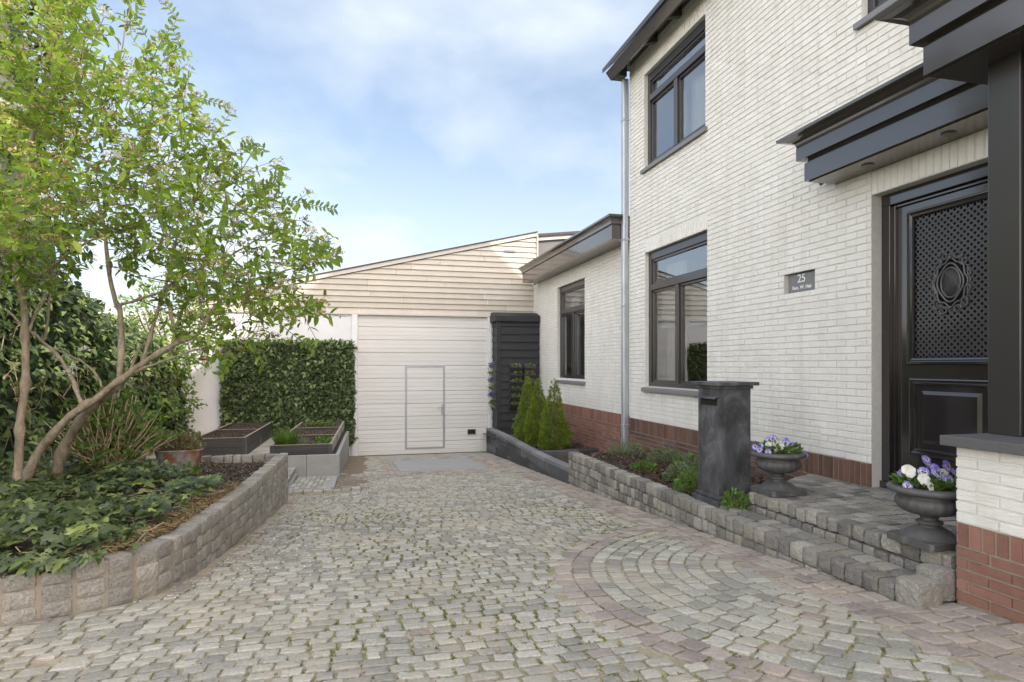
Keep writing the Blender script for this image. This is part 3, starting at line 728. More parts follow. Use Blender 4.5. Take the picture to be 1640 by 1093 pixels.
# front door
dg = MB(); fx = HX+.09; y0, y1 = DO[0], DO[1]; z0, z1 = DO[2]+.002, DO[3]
dg.box(fx, fx+.10, y0, y1-.001, z1-.10, z1-.002); dg.box(fx+.001, fx+.099, y1-.085, y1-.001, z0+.06, z1-.10); dg.box(fx+.001, fx+.099, y0+.001, y0+.085, z0+.06, z1-.10)
dg.box(fx-.02, fx+.10, y0, y1-.001, z0, z0+.06)
dg.box(fx+.035, fx+.095, y1-.105, y1-.085, z0+.06, z1-.10); dg.box(fx+.035, fx+.095, y0+.085, y0+.105, z0+.06, z1-.10); dg.box(fx+.036, fx+.094, y0+.1, y1-.1, z1-.125, z1-.10)
dframe = dg.build('door_frame', M['door'], house, bevel=.004)
door = MB(); lx = fx+.06; ly0, ly1 = y0+.107, y1-.107; lz0, lz1 = z0+.065, z1-.128
GR = (ly0+.155, ly1-.155, .06, 1.19)                                # grille opening
PN = (ly0+.12, ly1-.12, -.72, -.10)
for a, b, c, d in cells(ly0, ly1, lz0, lz1, [GR]): door.box(lx, lx+.05, a, b, c, d)
dleaf = door.build('front_door', M['door'], house)
def frame_mold(y0, y1, z0, z1, wd, prof):
    mb = MB()
    # moulding with mitred corners: prof = list of (inset, projection)
    rings = []
    for ins, pr_ in prof: rings.append([(lx-pr_, y0+ins, z0+ins), (lx-pr_, y1-ins, z0+ins), (lx-pr_, y1-ins, z1-ins), (lx-pr_, y0+ins, z1-ins)])
    vs = [v for r_ in rings for v in r_]; fs = []
    for i in range(len(rings)-1):
        for j in range(4): fs.append((i*4+j, i*4+(j+1) % 4, (i+1)*4+(j+1) % 4, (i+1)*4+j))
    mb.add(vs, fs); return mb
MOLD = [(0,0),(0,.014),(.006,.022),(.016,.024),(.022,.016),(.03,.014),(.038,.020),(.05,.018),(.058,.006),(.06,-.012)]
m_ = frame_mold(GR[0]-.055, GR[1]+.055, GR[2]-.055, GR[3]+.055, .06, MOLD); m_.build('moulding', M['door'], dleaf)
m_ = frame_mold(PN[0], PN[1], PN[2], PN[3], .06, MOLD+[(.075,-.012),(.13,.012),(.131,.012)]); 
m_.quad((lx-.012, PN[0]+.131, PN[2]+.131), (lx-.012, PN[1]-.131, PN[2]+.131), (lx-.012, PN[1]-.131, PN[3]-.131), (lx-.012, PN[0]+.131, PN[3]-.131))
m_.build('raised_panel', M['door'], dleaf)
# cast grille: staggered rings, cross links and a medallion
gr = MB(); gx = lx+.006
def ring(mb, y, z, ri, ro, x, th=.010, n=12, sy=1, sz=1, rnd=.5):
    vs = []
    for k in range(n):
        a = 2*math.pi*k/n; c, s = math.cos(a)*sy, math.sin(a)*sz
        vs += [(x, y+ri*c, z+ri*s), (x, y+ro*c, z+ro*s), (x+th, y+ro*c, z+ro*s), (x+th, y+ri*c, z+ri*s)]
    fs = []
    for k in range(n):
        a, b = 4*k, 4*((k+1) % n)
        fs += [(a, b, b+1, a+1), (a+1, b+1, b+2, a+2), (a+3, a, b, b+3) if False else (a, a+3, b+3, b)]
    mb.add(vs, fs, rnd)
pz = .052; py2 = .052
ymid, zmid = (GR[0]+GR[1])/2, .627
nyy = int((GR[1]-GR[0])/py2)+2; nzz = int((GR[3]-GR[2])/pz)+2
for i in range(-nyy, nyy):
    for j in range(-nzz*2, nzz*2):
        yy = ymid+i*py2+(py2/2 if j % 2 else 0); zz = zmid+j*pz/2
        if not (GR[0]+.006 < yy < GR[1]-.006 and GR[2]+.006 < zz < GR[3]-.006): continue
        if ((yy-ymid)/.135)**2+((zz-zmid)/.20)**2 < 1: continue
        ring(gr, yy, zz, .0138, .0176, gx, .008, 10)
        for da in (0, math.pi/2):
            c, s = math.cos(da), math.sin(da)
            for q in (-1, 1):
                gr.box(gx+.001, gx+.007, yy+q*c*.0215-.0042, yy+q*c*.0215+.0042, zz+q*s*.0215-.0042, zz+q*s*.0215+.0042)
gr.build('cast_grille', M['grille'], dleaf)
md = MB()
def oval(mb, a, b, rad, x, n=40, lobes=0, amp=0, cy=ymid, cz=zmid):
    pts = []
    for k in range(n+1):
        t = 2*math.pi*k/n; f = 1+amp*math.cos(lobes*t)
        pts.append((x, cy+a*f*math.cos(t), cz+b*f*math.sin(t)))
    mb.tube(pts, rad, 6, cap=False)
oval(md, .078, .112, .007, gx-.004); oval(md, .100, .138, .008, gx-.008, 48, 4, .06); oval(md, .128, .175, .007, gx-.005, 60, 8, .07); oval(md, .145, .20, .006, gx-.001, 60, 12, .06)
for k in range(-8, 9):
    for sgn in (-1, 1):
        pts = []
        for q in np.linspace(-.12, .12, 25):
            yy = k*.0165+q*.7; zz = sgn*q
            if (yy/.077)**2+(zz/.110)**2 < 1: pts.append((gx, ymid+yy, zmid+zz))
        if len(pts) > 1: md.tube([pts[0], pts[-1]], .003, 4)
def scroll(cy, cz, r0, turns, a0, sgn):
    pts = []
    for k in range(22):
        t = k/21; a = a0+sgn*t*turns*2*math.pi; r_ = r0*(1-.75*t); pts.append((gx-.006, cy+r_*math.cos(a), cz+r_*math.sin(a)))
    md.tube(pts, [.0075*(1-.5*i/21) for i in range(22)], 6)
for sy in (-1, 1):
    for sz in (-1, 1):
        scroll(ymid+sy*.105, zmid+sz*.150, .042, 1.1, math.pi/2*sz, sy); scroll(ymid+sy*.055, zmid+sz*.205, .036, 1.0, 0 if sy > 0 else math.pi, sz); scroll(ymid+sy*.140, zmid+sz*.06, .03, 1.0, 0, sy*sz)
for sz in (-1, 1): md.lathe([(0,-.012),(.012,-.01),(.016,0),(.012,.01),(0,.012)], 12, (gx-.008, ymid, zmid+sz*.19))
md.build('medallion', M['grille'], dleaf, smooth=True)
mb = MB(); mb.quad((lx+.07, GR[0]-.02, GR[2]-.02), (lx+.07, GR[1]+.02, GR[2]-.02), (lx+.07, GR[1]+.02, GR[3]+.02), (lx+.07, GR[0]-.02, GR[3]+.02)); mb.build('dark_glass', M['void'], dleaf)
mb = MB(); mb.box(HX-.02, HX+.09, DO[0], DO[1], -1.10, -1.026); mb.build('threshold', M['sill'], dframe)

# number plate in its niche
pl = thing('number_plate', 'grey slate plate reading 25 set into the white brick wall', 'sign', (HX+.03, 5.12, .80))
mb = MB(); mb.box(HX+.028, HX+.10, PLATE[0]+.012, PLATE[1]-.028, PLATE[2], PLATE[3]-.012); mb.build('plate', M['plate'], pl, bevel=.002)
mb = MB(); mb.quad((HX+.105, PLATE[0], PLATE[2]), (HX+.105, PLATE[1], PLATE[2]), (HX+.105, PLATE[1], PLATE[3]), (HX+.105, PLATE[0], PLATE[3])); mb.build('niche_back', M['void'], pl)
def text(body, size, y, z, x, parent, name):
    cu = bpy.data.curves.new(name, 'FONT'); cu.body = body; cu.size = size; cu.align_x = 'CENTER'; cu.extrude = .001; cu.offset = .0008
    o = bpy.data.objects.new(name, cu); COL.objects.link(o)
    bpy.context.view_layer.update()
    dg_ = bpy.context.evaluated_depsgraph_get(); me = bpy.data.meshes.new_from_object(o.evaluated_get(dg_))
    bpy.data.objects.remove(o); me.materials.clear(); me.materials.append(M['letter'])
    ob = bpy.data.objects.new(name, me); COL.objects.link(ob)
    # text x axis -> -Y, text y axis -> +Z, faces -X
    ob.matrix_world = Matrix(((0,0,-1,x),(-1,0,0,y),(0,1,0,z),(0,0,0,1)))
    ob.parent = parent; ob.matrix_parent_inverse = WORLD_INV(parent); return ob
text('25', .115, 5.125, .818, HX+.0265, pl, 'number')
text('Fam. W. Hak', .05, 5.12, .752, HX+.0265, pl, 'name_lettering')

# ------------------------------------------------------------------ single storey annex
annex = thing('brick_annex', 'single storey white brick annex with black cornice, between house and garage', 'house', (6, 12, -1.8))
WA = (11.33, 13.02, -.30, 1.73)
P = PX(AX)
sa = (WA[0], WA[1], WA[3], WA[3]+.20)
mb = MB(); brick_wall(mb, P, HEND, 14.95, -.83, 2.03, [WA, sa], phase=.1); soldier(mb, P, *sa); mb.build('wall', M['wbrick'], annex)
mb = MB(); backing(mb, P, HEND, 14.95, -.83, 2.03, [WA]); reveals(mb, P, WA, .11)
mb.quad((AX+.2, 14.95, -2.2), (9, 14.95, -2.2), (9, 14.95, 2.0), (AX+.2, 14.95, 2.0)); mb.build('joint', M['wmortar'], annex)
mb = MB(); brick_wall(mb, P, HEND, 14.95, -1.96, -1.03); soldier(mb, P, HEND, 14.95, -1.03, -.83); mb.build('plinth', M['rbrick2'], annex)
mb = MB(); backing(mb, P, HEND, 14.95, -2.4, -.83, []); mb.build('plinth_joint', M['mortar'], annex)
wa = window(annex, AX, WA, 1.12, True)
curtain(wa, AX+.25, 12.25, 12.75, -.3, 1.5, 7)
ac = MB(); sweep(ac, [(AX+.3, 14.52), (3.94, 14.52), (3.94, 9.075), (4.19, 9.075)],
    [(-.10,2.02),(0,2.02),(0,2.235),(-.012,2.24),(-.012,2.255),(.02,2.26),(.024,2.30),(.04,2.33),(.065,2.35),(.085,2.365),(.088,2.395),(.07,2.405),(-.10,2.42)])
aco = ac.build('cornice', M['black'], annex)
mb = MB(); mb.box(3.96, AX+.28, 9.10, 14.50, 2.022, 2.05); mb.build('soffit', M['black2'], aco)
mb = MB(); mb.box(3.95, 9.0, 9.09, 14.51, 2.36, 2.41); mb.build('flat_roof', M['roof'], annex)

# ------------------------------------------------------------------ garage
GY = 14.95
gar = thing('garage', 'garage with cream weatherboard gable at the end of the drive', 'garage', (1.6, 18, -2.1))
GX0, GX1 = -3.6, 4.30
def roofz(x): return 3.335-(4.42-x)*.2385
mb = MB(); ex = .1355; z = 1.235; k = 0
while z < 3.3:
    zt = min(z+ex, 3.31)
    xl0 = max(GX0, 4.42-(3.335-.03-z)/.2385); xl1 = max(GX0, 4.42-(3.335-.03-zt)/.2385)
    if xl0 < GX1 or zt < 3.3:
        cuts = [xl0]; x = max(xl0, -1)+random.uniform(.8, 2.6)
        while x < GX1-.5: cuts.append(x); x += random.uniform(1.6, 3.2)
        xr = 4.42 if z > 2.45 else AX-.004
        cuts.append(xr)
        for i, (a, b) in enumerate(zip(cuts[:-1], cuts[1:])):
            r_ = random.random(); at = xl1 if i == 0 else a
            if b-at < .02: continue
            yb, yt = GY-.042, GY-.012; q = .0035 if i else 0
            mb.add([(a+q,yb,z),(b-.001,yb,z),(b-.001,yt,zt+.004),(at+q,yt,zt+.004),(a+q,GY,z),(b-.001,GY,z)], [(0,1,2,3),(0,4,5,1)], r_)
    z += ex
mb.build('weatherboarding', M['clad'], gar)
mb = MB(); mb.box(GX0, AX-.005, GY-.045, GY-.002, 1.20, 1.234); mb.box(4.42, 4.46, GY-.05, GY+.03, 2.3, 3.32); mb.build('cladding_trim', M['trim'], gar)
mb = MB()
def slope_board(mb, x0, x1, dz0, dz1, ya, yb, f=roofz):
    mb.add([(x0,ya,f(x0)+dz0),(x1,ya,f(x1)+dz0),(x1,yb,f(x1)+dz0),(x0,yb,f(x0)+dz0),(x0,ya,f(x0)+dz1),(x1,ya,f(x1)+dz1),(x1,yb,f(x1)+dz1),(x0,yb,f(x0)+dz1)],
           [(0,3,2,1),(4,5,6,7),(0,1,5,4),(1,2,6,5),(2,3,7,6),(3,0,4,7)])
slope_board(mb, GX0-.1, 4.43, -.06, .035, GY-.06, GY-.035); mb.build('verge_board', M['trim'], gar)
mb = MB(); slope_board(mb, GX0-.15, 4.44, .036, .062, GY-.085, 24); slope_board(mb, GX0-.1, 4.42, -.075, -.061, GY-.050, GY-.036); mb.build('roof', M['roof'], gar)
mb = MB(); mb.box(4.47, 8.0, GY+.25, GY+6, 1.5, 3.30); 
mb.add([(4.47,GY+.20,2.0),(5.62,GY+.20,2.0),(5.62,GY+.20,3.43),(4.47,GY+.20,3.29)], [(0,1,2,3)]); mb.build('rear_gable', M['plate'], gar)
mb = MB(); f2 = lambda x: 3.30+(x-4.47)*.12
slope_board(mb, 4.47, 5.68, -.10, .0, GY+.13, GY+.19, f2); mb.build('rear_verge', M['trim'], gar)
mb = MB(); slope_board(mb, 4.47, 5.74, .001, .07, GY+.08, GY+6, f2); mb.build('rear_roof', M['roof'], gar)
# vent
mb = MB(); mb.box(3.59, 3.865, GY-.055, GY-.02, 2.845, 2.895)
for i in range(9): mb.box(3.60+i*.029, 3.615+i*.029, GY-.062, GY-.054, 2.852, 2.888)
mb.build('vent', M['alu'], gar)
# white rendered wall, pillar
mb = MB()
for a, b, c, d in cells(-9, AX, -2.4, 1.20, [(.012, 3.15, -2.4, 1.20), ]):
    if a < 3: mb.box(a, b, GY-.002, GY+.25, c, d)
mb.box(-.12, .010, GY-.05, GY+.2, -2.25, 1.199)
mb.box(3.152, 3.25, GY-.04, GY+.2, -2.25, 1.199)
mb.box(3.251, AX, GY, GY+.2, -2.25, 1.199)
mb.build('rendered_wall', M['render'], gar, bevel=.006)
mb = MB(); mb.box(-8.9, 9, GY+.3, 24, -2.4, 1.2); mb.build('core', M['void'], gar)
# sectional door
gd = MB(); zz = -2.155; pitch = .3075; k = 0
while zz < 1.2:
    zt = min(zz+pitch, 1.215)
    n = 3
    hs = (zt-zz-.011)/n
    for i in range(n):
        a, b = zz+.006+i*hs, zz+.006+(i+1)*hs
        e = .0012 if i < n-1 else .001
        gd.box(.014, 3.148, GY+.028-(.0 if i != 1 else .0012), GY+.06, a+.001, b-e, random.random())
    zz = zt; k += 1
gd.box(.014, 3.148, GY+.052, GY+.07, -2.155, 1.215)
gdo = gd.build('garage_door', M['gdoor'], gar, bevel=.0015)
mb = MB(); mb.box(.014, 3.148, GY+.03, GY+.06, -2.185, -2.150); mb.build('rubber_seal', M['void'], gdo)
wx0, wx1, wz0, wz1 = 1.12, 2.09, -2.03, .005
mb = MB(); t = .05; yf = GY+.018
mb.box(wx0, wx0+t, yf, yf+.015, wz0, wz1); mb.box(wx1-t, wx1, yf, yf+.015, wz0, wz1); mb.box(wx0+t, wx1-t, yf, yf+.015, wz1-t, wz1); mb.box(wx0+t, wx1-t, yf, yf+.015, wz0, wz0+t*.8)
for x in (wx0+.012, wx1-t+.02): mb.box(x, x+.012, yf-.006, yf, wz0, wz1)
wk = mb.build('wicket_door_frame', M['alu'], gdo)
mb = MB(); mb.box(2.0, 2.03, yf-.01, yf+.018, -1.20, -.96); mb.tube([(2.015,yf-.01,-1.03),(2.015,yf-.05,-1.03),(1.90,yf-.055,-1.035)], .009, 8); mb.build('handle', M['alu'], wk)
mb = MB(); mb.box(2.65, 2.855, yf-.012, yf+.02, -1.71, -1.585); lb = mb.build('letter_slot', M['black2'], gdo, bevel=.004)
mb = MB(); mb.box(2.675, 2.83, yf-.016, yf-.011, -1.68, -1.60); mb.build('flap', M['void'], lb)

# ------------------------------------------------------------------ black timber cupboard in the corner
shed = thing('timber_cupboard', 'tall black timber cupboard in the corner between garage door and annex', 'cupboard', (3.8, 14.6, -2.0))
SX0, SX1, SYF = 3.29, AX-.02, 14.40
mb = MB(); z = -1.9; h = .19
while z < 1.06:
    zt = min(z+h, 1.08); jt = random.uniform(0, .004)
    mb.add([(SX0+.07,SYF-.034-jt,z),(SX1,SYF-.034-jt,z),(SX1,SYF-.004,zt),(SX0+.07,SYF-.004,zt),(SX0+.07,SYF+.01,z),(SX1,SYF+.01,z)], [(0,1,2,3),(0,4,5,1)], random.random())
    mb.add([(SX0-.024,GY-.03,z),(SX0-.024,SYF+.05,z),(SX0-.004,SYF+.05,zt),(SX0-.004,GY-.03,zt),(SX0+.01,GY-.03,z),(SX0+.01,SYF+.05,z)], [(0,1,2,3),(0,4,5,1)], random.random())
    z += h
mb.build('boarding', M['bwood'], shed)
mb = MB(); mb.box(SX0-.034, SX0+.07, SYF-.044, SYF+.06, -1.9, 1.075); mb.box(SX0+.0, SX1, SYF, GY-.05, -1.9, 1.07); mb.build('corner_post', M['bwood'], shed)
mb = MB()
x0, x1, ya, yb = SX0-.09, SX1+.0, SYF-.09, GY-.052
mb.add([(x0,ya,1.06),(x1,ya,1.06),(x1,yb,1.06),(x0,yb,1.06),(x0,ya,1.20),(x1,ya,1.20),(x1,yb,1.20),(x0,yb,1.20),(x0+.03,yb-.28,1.30),(x1,yb-.28,1.30),(x1,yb,1.31),(x0+.03,yb,1.31)],
       [(0,3,2,1),(0,1,5,4),(1,2,6,5),(2,3,7,6),(3,0,4,7),(4,5,9,8),(8,9,10,11),(4,8,11,7),(5,6,10,9)])
mb.build('lid', M['bwood'], shed, bevel=.008)

# ------------------------------------------------------------------ black block retaining wall
kw = thing('block_wall', 'low black block retaining wall with grey coping around the conifers', 'wall', (2.95, 11, -2))
def wallpath(t): return (2.83+.27*t, 8.0+6.85*t)          # outer face
mb = MB(); cap = MB()
def ktop(y): return -1.42-.13*(y-8)/6.9-.02*math.sin((y-8)*.9)
L = 6.85; n = 16
for c in range(5):
    off = (c % 2)*.5
    for i in range(-1, n+1):
        a, b = (i+off)/n, (i+1+off)/n
        a, b = max(0, a), min(1, b)
        if b-a < .01: continue
        (xa, yya), (xb, yyb) = wallpath(a), wallpath(b)
        zt = lambda yy: ktop(yy)-.058-c*.15
        if zt(yya) < g(yya)-.1: continue
        q = .002; dpt = random.uniform(-.003,.003)
        mb.add([(xa+dpt,yya+q,zt(yya)-.147),(xb+dpt,yyb-q,zt(yyb)-.147),(xb+dpt,yyb-q,zt(yyb)),(xa+dpt,yya+q,zt(yya)),(xa+.14,yya+q,zt(yya)-.147),(xb+.14,yyb-q,zt(yyb)-.147),(xb+.14,yyb-q,zt(yyb)),(xa+.14,yya+q,zt(yya))],
               [(0,1,2,3),(4,7,6,5),(0,3,7,4),(1,5,6,2),(3,2,6,7),(0,4,5,1)], random.random())
for i in range(n):
    (xa, yya), (xb, yyb) = wallpath(i/n), wallpath((i+1)/n); q = .0015
    z0_, z1_ = ktop(yya), ktop(yyb)
    cap.add([(xa-.004,yya+q,z0_-.056),(xb-.004,yyb-q,z1_-.056),(xb-.004,yyb-q,z1_),(xa-.004,yya+q,z0_),(xa+.15,yya+q,z0_-.056),(xb+.15,yyb-q,z1_-.056),(xb+.15,yyb-q,z1_),(xa+.15,yya+q,z0_)],
               [(0,1,2,3),(4,7,6,5),(0,3,7,4),(1,5,6,2),(3,2,6,7),(0,4,5,1)], random.random())
mb.build('blocks', M['blackblock'], kw, bevel=.003); cap.build('coping', M['blackcap'], kw, bevel=.003)
mb = MB()
for i in range(3): mb.box(3.07+i*.44, 3.07+i*.44+.435, 10.60, 10.72, -1.98, -1.56, random.random())
mb.build('cross_wall', M['blackblock'], kw, bevel=.004)

# ------------------------------------------------------------------ soil of the beds
def soil_sheet(name, poly_fn, x0, x1, y0, y1, z, nx, ny, amp=.02, mat='soil', label=None):
    vs = []; fs = []; mb = MB()
    for j in range(ny+1):
        for i in range(nx+1):
            t, s = i/nx, j/ny; x, y = poly_fn(t, s) if poly_fn else (x0+(x1-x0)*t, y0+(y1-y0)*s)
            zz = z(x, y) if callable(z) else z
            vs.append((x, y, zz+amp*noise.noise(Vector((x*3.1, y*3.1, 5)))+amp*.5*noise.noise(Vector((x*11, y*11, 5)))))
    for j in range(ny):
        for i in range(nx): a = j*(nx+1)+i; fs.append((a, a+1, a+nx+2, a+nx+1))
    mb.add(vs, fs); o = mb.build(name, M[mat], smooth=True); tag(o, kind='structure'); return o
soil_sheet('planting_bed', None, 2.88, 4.21, 4.45, 8.0, -1.23, 20, 50, .03)
soil_sheet('planting_bed', None, 2.90, 4.36, 8.0, 10.62, -1.66, 16, 30, .03)
soil_sheet('planting_bed', lambda t, s: (2.95+.02*s*10*.3+ (1.42-.06*s)*t, 10.70+4.2*s), 0,0,0,0, lambda x, y: -1.56-.03*(y-10.7), 20, 50, .03)

# ------------------------------------------------------------------ granite retaining wall on the right, steps, porch
def wall_of_setts(mb, path_a, path_b, ztop, zbot, wmean, h, depth, rj=.07, gap=.006, topjit=.006):
    """courses of setts between two plan points, outward = right hand of travel"""
    A, B = Vector(path_a), Vector(path_b); d = (B-A); L = d.length; d.normalize(); o = Vector((d.y, -d.x))
    ax = (Vector((d.x, d.y, 0)), Vector((-o.x, -o.y, 0)), Vector((0, 0, 1)))
    z = ztop; c = 0
    while True:
        lo = min(zbot(*(A+d*t)) for t in (0, L))
        if z < lo: break
        t = random.uniform(-.06, 0) if c % 2 else random.uniform(-.03, 0)
        hh = h*random.uniform(.93, 1.07)
        while t < L:
            w = wmean*random.uniform(.75, 1.3); a, b = max(t, 0), min(t+w, L)
            if b-a > .035:
                m = (a+b)/2; p = A+d*m
                if z > zbot(p.x, p.y)-.01:
                    dd = depth*random.uniform(.96, 1.04); sk = random.uniform(-.006, .006)
                    q = p-o*(dd/2+random.uniform(0, .008))
                    zz = z-hh/2+(random.uniform(-topjit, topjit))
                    stone(mb, (q.x, q.y, zz), ((b-a)/2-gap/2, dd/2, hh/2-gap/2), ax, random.random(), .10, .22)
            t += w
        z -= hh; c += 1
gw = thing('granite_retaining_wall', 'grey granite sett retaining wall right of the drive, in front of the letterbox pillar', 'wall', (2.87, 6, -1.6))
mb = MB(); wall_of_setts(mb, (2.82, 8.0), (2.82, 4.42), -1.188, lambda x, y: g(y)-.02, .105, .108, .14)
wall_o = mb.build('setts', M['granite'], gw)
mb = MB(); mb.box(2.855, 2.95, 4.42, 7.99, -1.9, -1.25); mb.box(2.85, 3.12, 2.62, 4.6, -1.6, -1.215); mb.build('mortar_core', M['mortar'], gw)
steps = thing('granite_steps', 'grey granite sett porch steps in front of the black front door', 'steps', (3.5, 3.5, -1.3))
mb = MB()
wall_of_setts(mb, (2.82, 4.42), (2.82, 2.585), -1.182, lambda x, y: g(y)-.02, .125, .115, .13)
# tread
y = 2.75
while y < 4.75:
    w = random.uniform(.11, .15); stone(mb, (3.02, y+w/2, -1.225), (.068, w/2-.004, .05), rnd=random.random(), jit=.08, rd=.15); y += w
# near end of the step, returning to the bay
for x, yy, zt, hx, hy, hh in ((2.90, 2.63, -1.135, .085, .075, .08), (3.05, 2.655, -1.09, .072, .07, .085), (3.17, 2.68, -1.10, .06, .08, .09)):
    stone(mb, (x, yy, zt-hh), (hx, hy, hh), rnd=random.uniform(.4, .75), jit=.09, rd=.22, n=5)
stone(mb, (3.15, 2.69, -1.215), (.07, .07, .07), rnd=.3)
mb.build('lower_step', M['granite'], steps)
mb = MB()
wall_of_setts(mb, (3.105, 4.40), (3.105, 2.62), -1.03, lambda x, y: -1.19, .118, .10, .13)
wall_of_setts(mb, (4.18, 4.98), (3.13, 4.42), -1.034, lambda x, y: -1.30, .118, .10, .12)
mb.build('riser', M['granite'], steps)
mb = MB(); y = 2.60
while y < 4.95:
    h = random.uniform(.10, .12); xl = 3.23 if y < 4.35 else 3.23+(y-4.35)*1.75
    x = xl
    while x < 4.18:
        w = random.uniform(.10, .145); w = min(w, 4.2-x+.02)
        if w > .05: stone(mb, (x+w/2, y+h/2, -1.078+random.uniform(-.004,.004)), (w/2-.003, h/2-.003, .045), rnd=random.random(), jit=.05, rd=.10)
        x += w
    y += h
mb.build('platform', M['granite'], steps)
mb = MB(); mb.prism([(3.16,2.60),(4.19,2.60),(4.19,4.9),(3.16,4.36)], -1.6, -1.052); mb.build('mortar_bed', M['mortar'], steps)

# ------------------------------------------------------------------ granite wall round the left bed
lw = thing('granite_bed_wall', 'curved grey granite block wall round the ivy bed left of the drive', 'wall', (-1.2, 5, -1.4))
mb = MB()
pp = [Vector(p) for p in LEFT]
dense = []
for a, b in zip(pp[:-1], pp[1:]):
    k = max(1, int((b-a).length/.05))
    for i in range(k): dense.append(a+(b-a)*i/k)
dense.append(pp[-1])
cum = [0]
for a, b in zip(dense[:-1], dense[1:]): cum.append(cum[-1]+(b-a).length)
def at_len(s):
    s = max(0, min(s, cum[-1]-1e-6))
    lo = max(i for i, c in enumerate(cum) if c <= s); lo = min(lo, len(dense)-2)
    f = (s-cum[lo])/(cum[lo+1]-cum[lo]); return dense[lo]+(dense[lo+1]-dense[lo])*f
LT = -1.062
def ltop(s):
    p = at_len(s); return -1.082 if p.y < 4.4 else -1.082+.03*min(1, (p.y-4.4)/3)
core = []
hc = .093
mortar_pts = []
s = 0; colz = 0
cols = []
Ltot = cum[-1]
while s < Ltot:
    p = at_len(s); wide = p.y < 4.2
    w = random.uniform(.115, .14) if wide else random.uniform(.065, .11)
    jt = random.uniform(.018, .034) if wide else .009
    cols.append((s, w)); s += w+jt
for s, w in cols:
    a, b = at_len(s), at_len(min(s+w, Ltot-1e-3)); d = (b-a)
    if d.length < .03: continue
    d.normalize(); o = Vector((d.y, -d.x)); mid = (a+b)/2
    ax = (Vector((d.x, d.y, 0)), Vector((-o.x, -o.y, 0)), Vector((0, 0, 1)))
    z = ltop(s); jrow = random.uniform(-.006, .006)
    while z > g(mid.y)-.03:
        hh = hc*random.uniform(.9, 1.06)
        q = mid-o*(.06+random.uniform(0, .01))
        stone(mb, (q.x, q.y, z-hh/2+jrow), (w/2*1.07, .064, hh/2*1.03-.002), ax, random.random()*.55+.45, .06, .24)
        z -= hh+.002
mb.build('granite_blocks', M['granite'], lw)
mb = MB(); vs = []; fs = []
for i, p in enumerate(dense):
    a, b = dense[max(0, i-1)], dense[min(len(dense)-1, i+1)]; d = (b-a).normalized(); o = Vector((d.y, -d.x))
    zt = ltop(cum[i])-.016
    for q in (p-o*.013, p-o*.12): vs += [(q.x, q.y, g(q.y)-.1), (q.x, q.y, zt)]
for i in range(len(dense)-1):
    a, b = 4*i, 4*(i+1); fs += [(a,b,b+1,a+1), (a+1,b+1,b+3,a+3), (a+3,b+3,b+2,a+2)]
mb.add(vs, fs); mb.build('mortar', M['mortar'], lw)
# back wall of the bed
mb = MB(); wall_of_setts(mb, (-.80, 7.80), (-3.9, 7.80), -1.045, lambda x, y: -1.70, .12, .10, .12)
mb.build('granite_blocks', M['granite'], lw)
mb = MB(); mb.box(-3.9, -.83, 7.71, 7.77, -2.0, -1.075); mb.build('mortar', M['mortar'], lw)

def bed_x(y):
    return left_x(min(max(y, 3.2), 7.6))-.11
def bedz(x, y): return -1.10+.03*math.sin(x*2)+.02*math.sin(y*1.7)-(.03 if y > 6.4 else 0)
soil_sheet('planting_bed', lambda t, s: ((lambda y: (-6.2+(bed_x(y)+6.2)*t, y))(3.3+4.4*s)), 0,0,0,0, lambda x, y: bedz(x, y)-(.04 if y < 4.2 else 0), 60, 60, .02)
# left terrace behind the bed
TZ = -1.62
def terrace_rect(x0, x1, y0, y1): 
    return [(x0,y0),(x1,y0),(x1,y1),(x0,y1)]
mb = MB(); mb.prism(terrace_rect(-9, -.99, 7.86, 14.94), -2.3, TZ); tag(mb.build('terrace', M['sand']), kind='structure')
mb = MB()
y = 7.95
while y < 14.9:
    x = -2.2
    while x < -1.02:
        mb.box(x+.003, x+.207, y+.003, y+.097, TZ-.02, TZ+.006+random.uniform(-.002,.002), random.random()); x += .21
    y += .10
tag(mb.build('terrace_paving', M['paving'], bevel=.003), kind='structure')

# landing, step and concrete planter
land = thing('garden_landing', 'small paved landing framed by concrete edging below the concrete planter', 'landing', (-.6, 9.2, -1.8))
mb = MB(); zl = g(9.3)+.055
ly0_, ly1_ = 8.42, 10.24
def gz(y): return g(y)+.045
def sl(mb, x0, x1, y0, y1, dz=0, rnd=.5):
    mb.add([(x0,y0,gz(y0)-.15),(x1,y0,gz(y0)-.15),(x1,y1,gz(y1)-.15),(x0,y1,gz(y1)-.15),(x0,y0,gz(y0)+dz),(x1,y0,gz(y0)+dz),(x1,y1,gz(y1)+dz),(x0,y1,gz(y1)+dz)],
           [(0,3,2,1),(4,5,6,7),(0,1,5,4),(1,2,6,5),(2,3,7,6),(3,0,4,7)], rnd)
sl(mb, -.91, -.34, 8.42, 8.52); sl(mb, -.40, -.30, 8.524, 10.2); mb.build('edging', M['concrete'], land, bevel=.004)
mb = MB(); 
x = -.90; i = 0
while x < -.42:
    y = 8.53+(i % 2)*.1
    while y < 10.2:
        sl(mb, x+.003, x+.066, y+.004, min(y+.20, 10.2)-.004, -.004+random.uniform(-.002,.002), random.random()); y += .20
    x += .072; i += 1
mb.build('clay_pavers', M['paving'], land, bevel=.003)
mb = MB(); sl(mb, -.902, -.40, 8.53, 10.2, -.015); mb.build('sand_bed', M['sand'], land)
st = MB(); st.box(-1.20, -.915, 7.93, 10.23, -2.0, -1.70)
so = st.build('concrete_step', M['concrete'], bevel=.006); tag(so, 'low grey concrete step between the ivy bed wall and the small landing', 'step')
mb = MB(); x = -.93
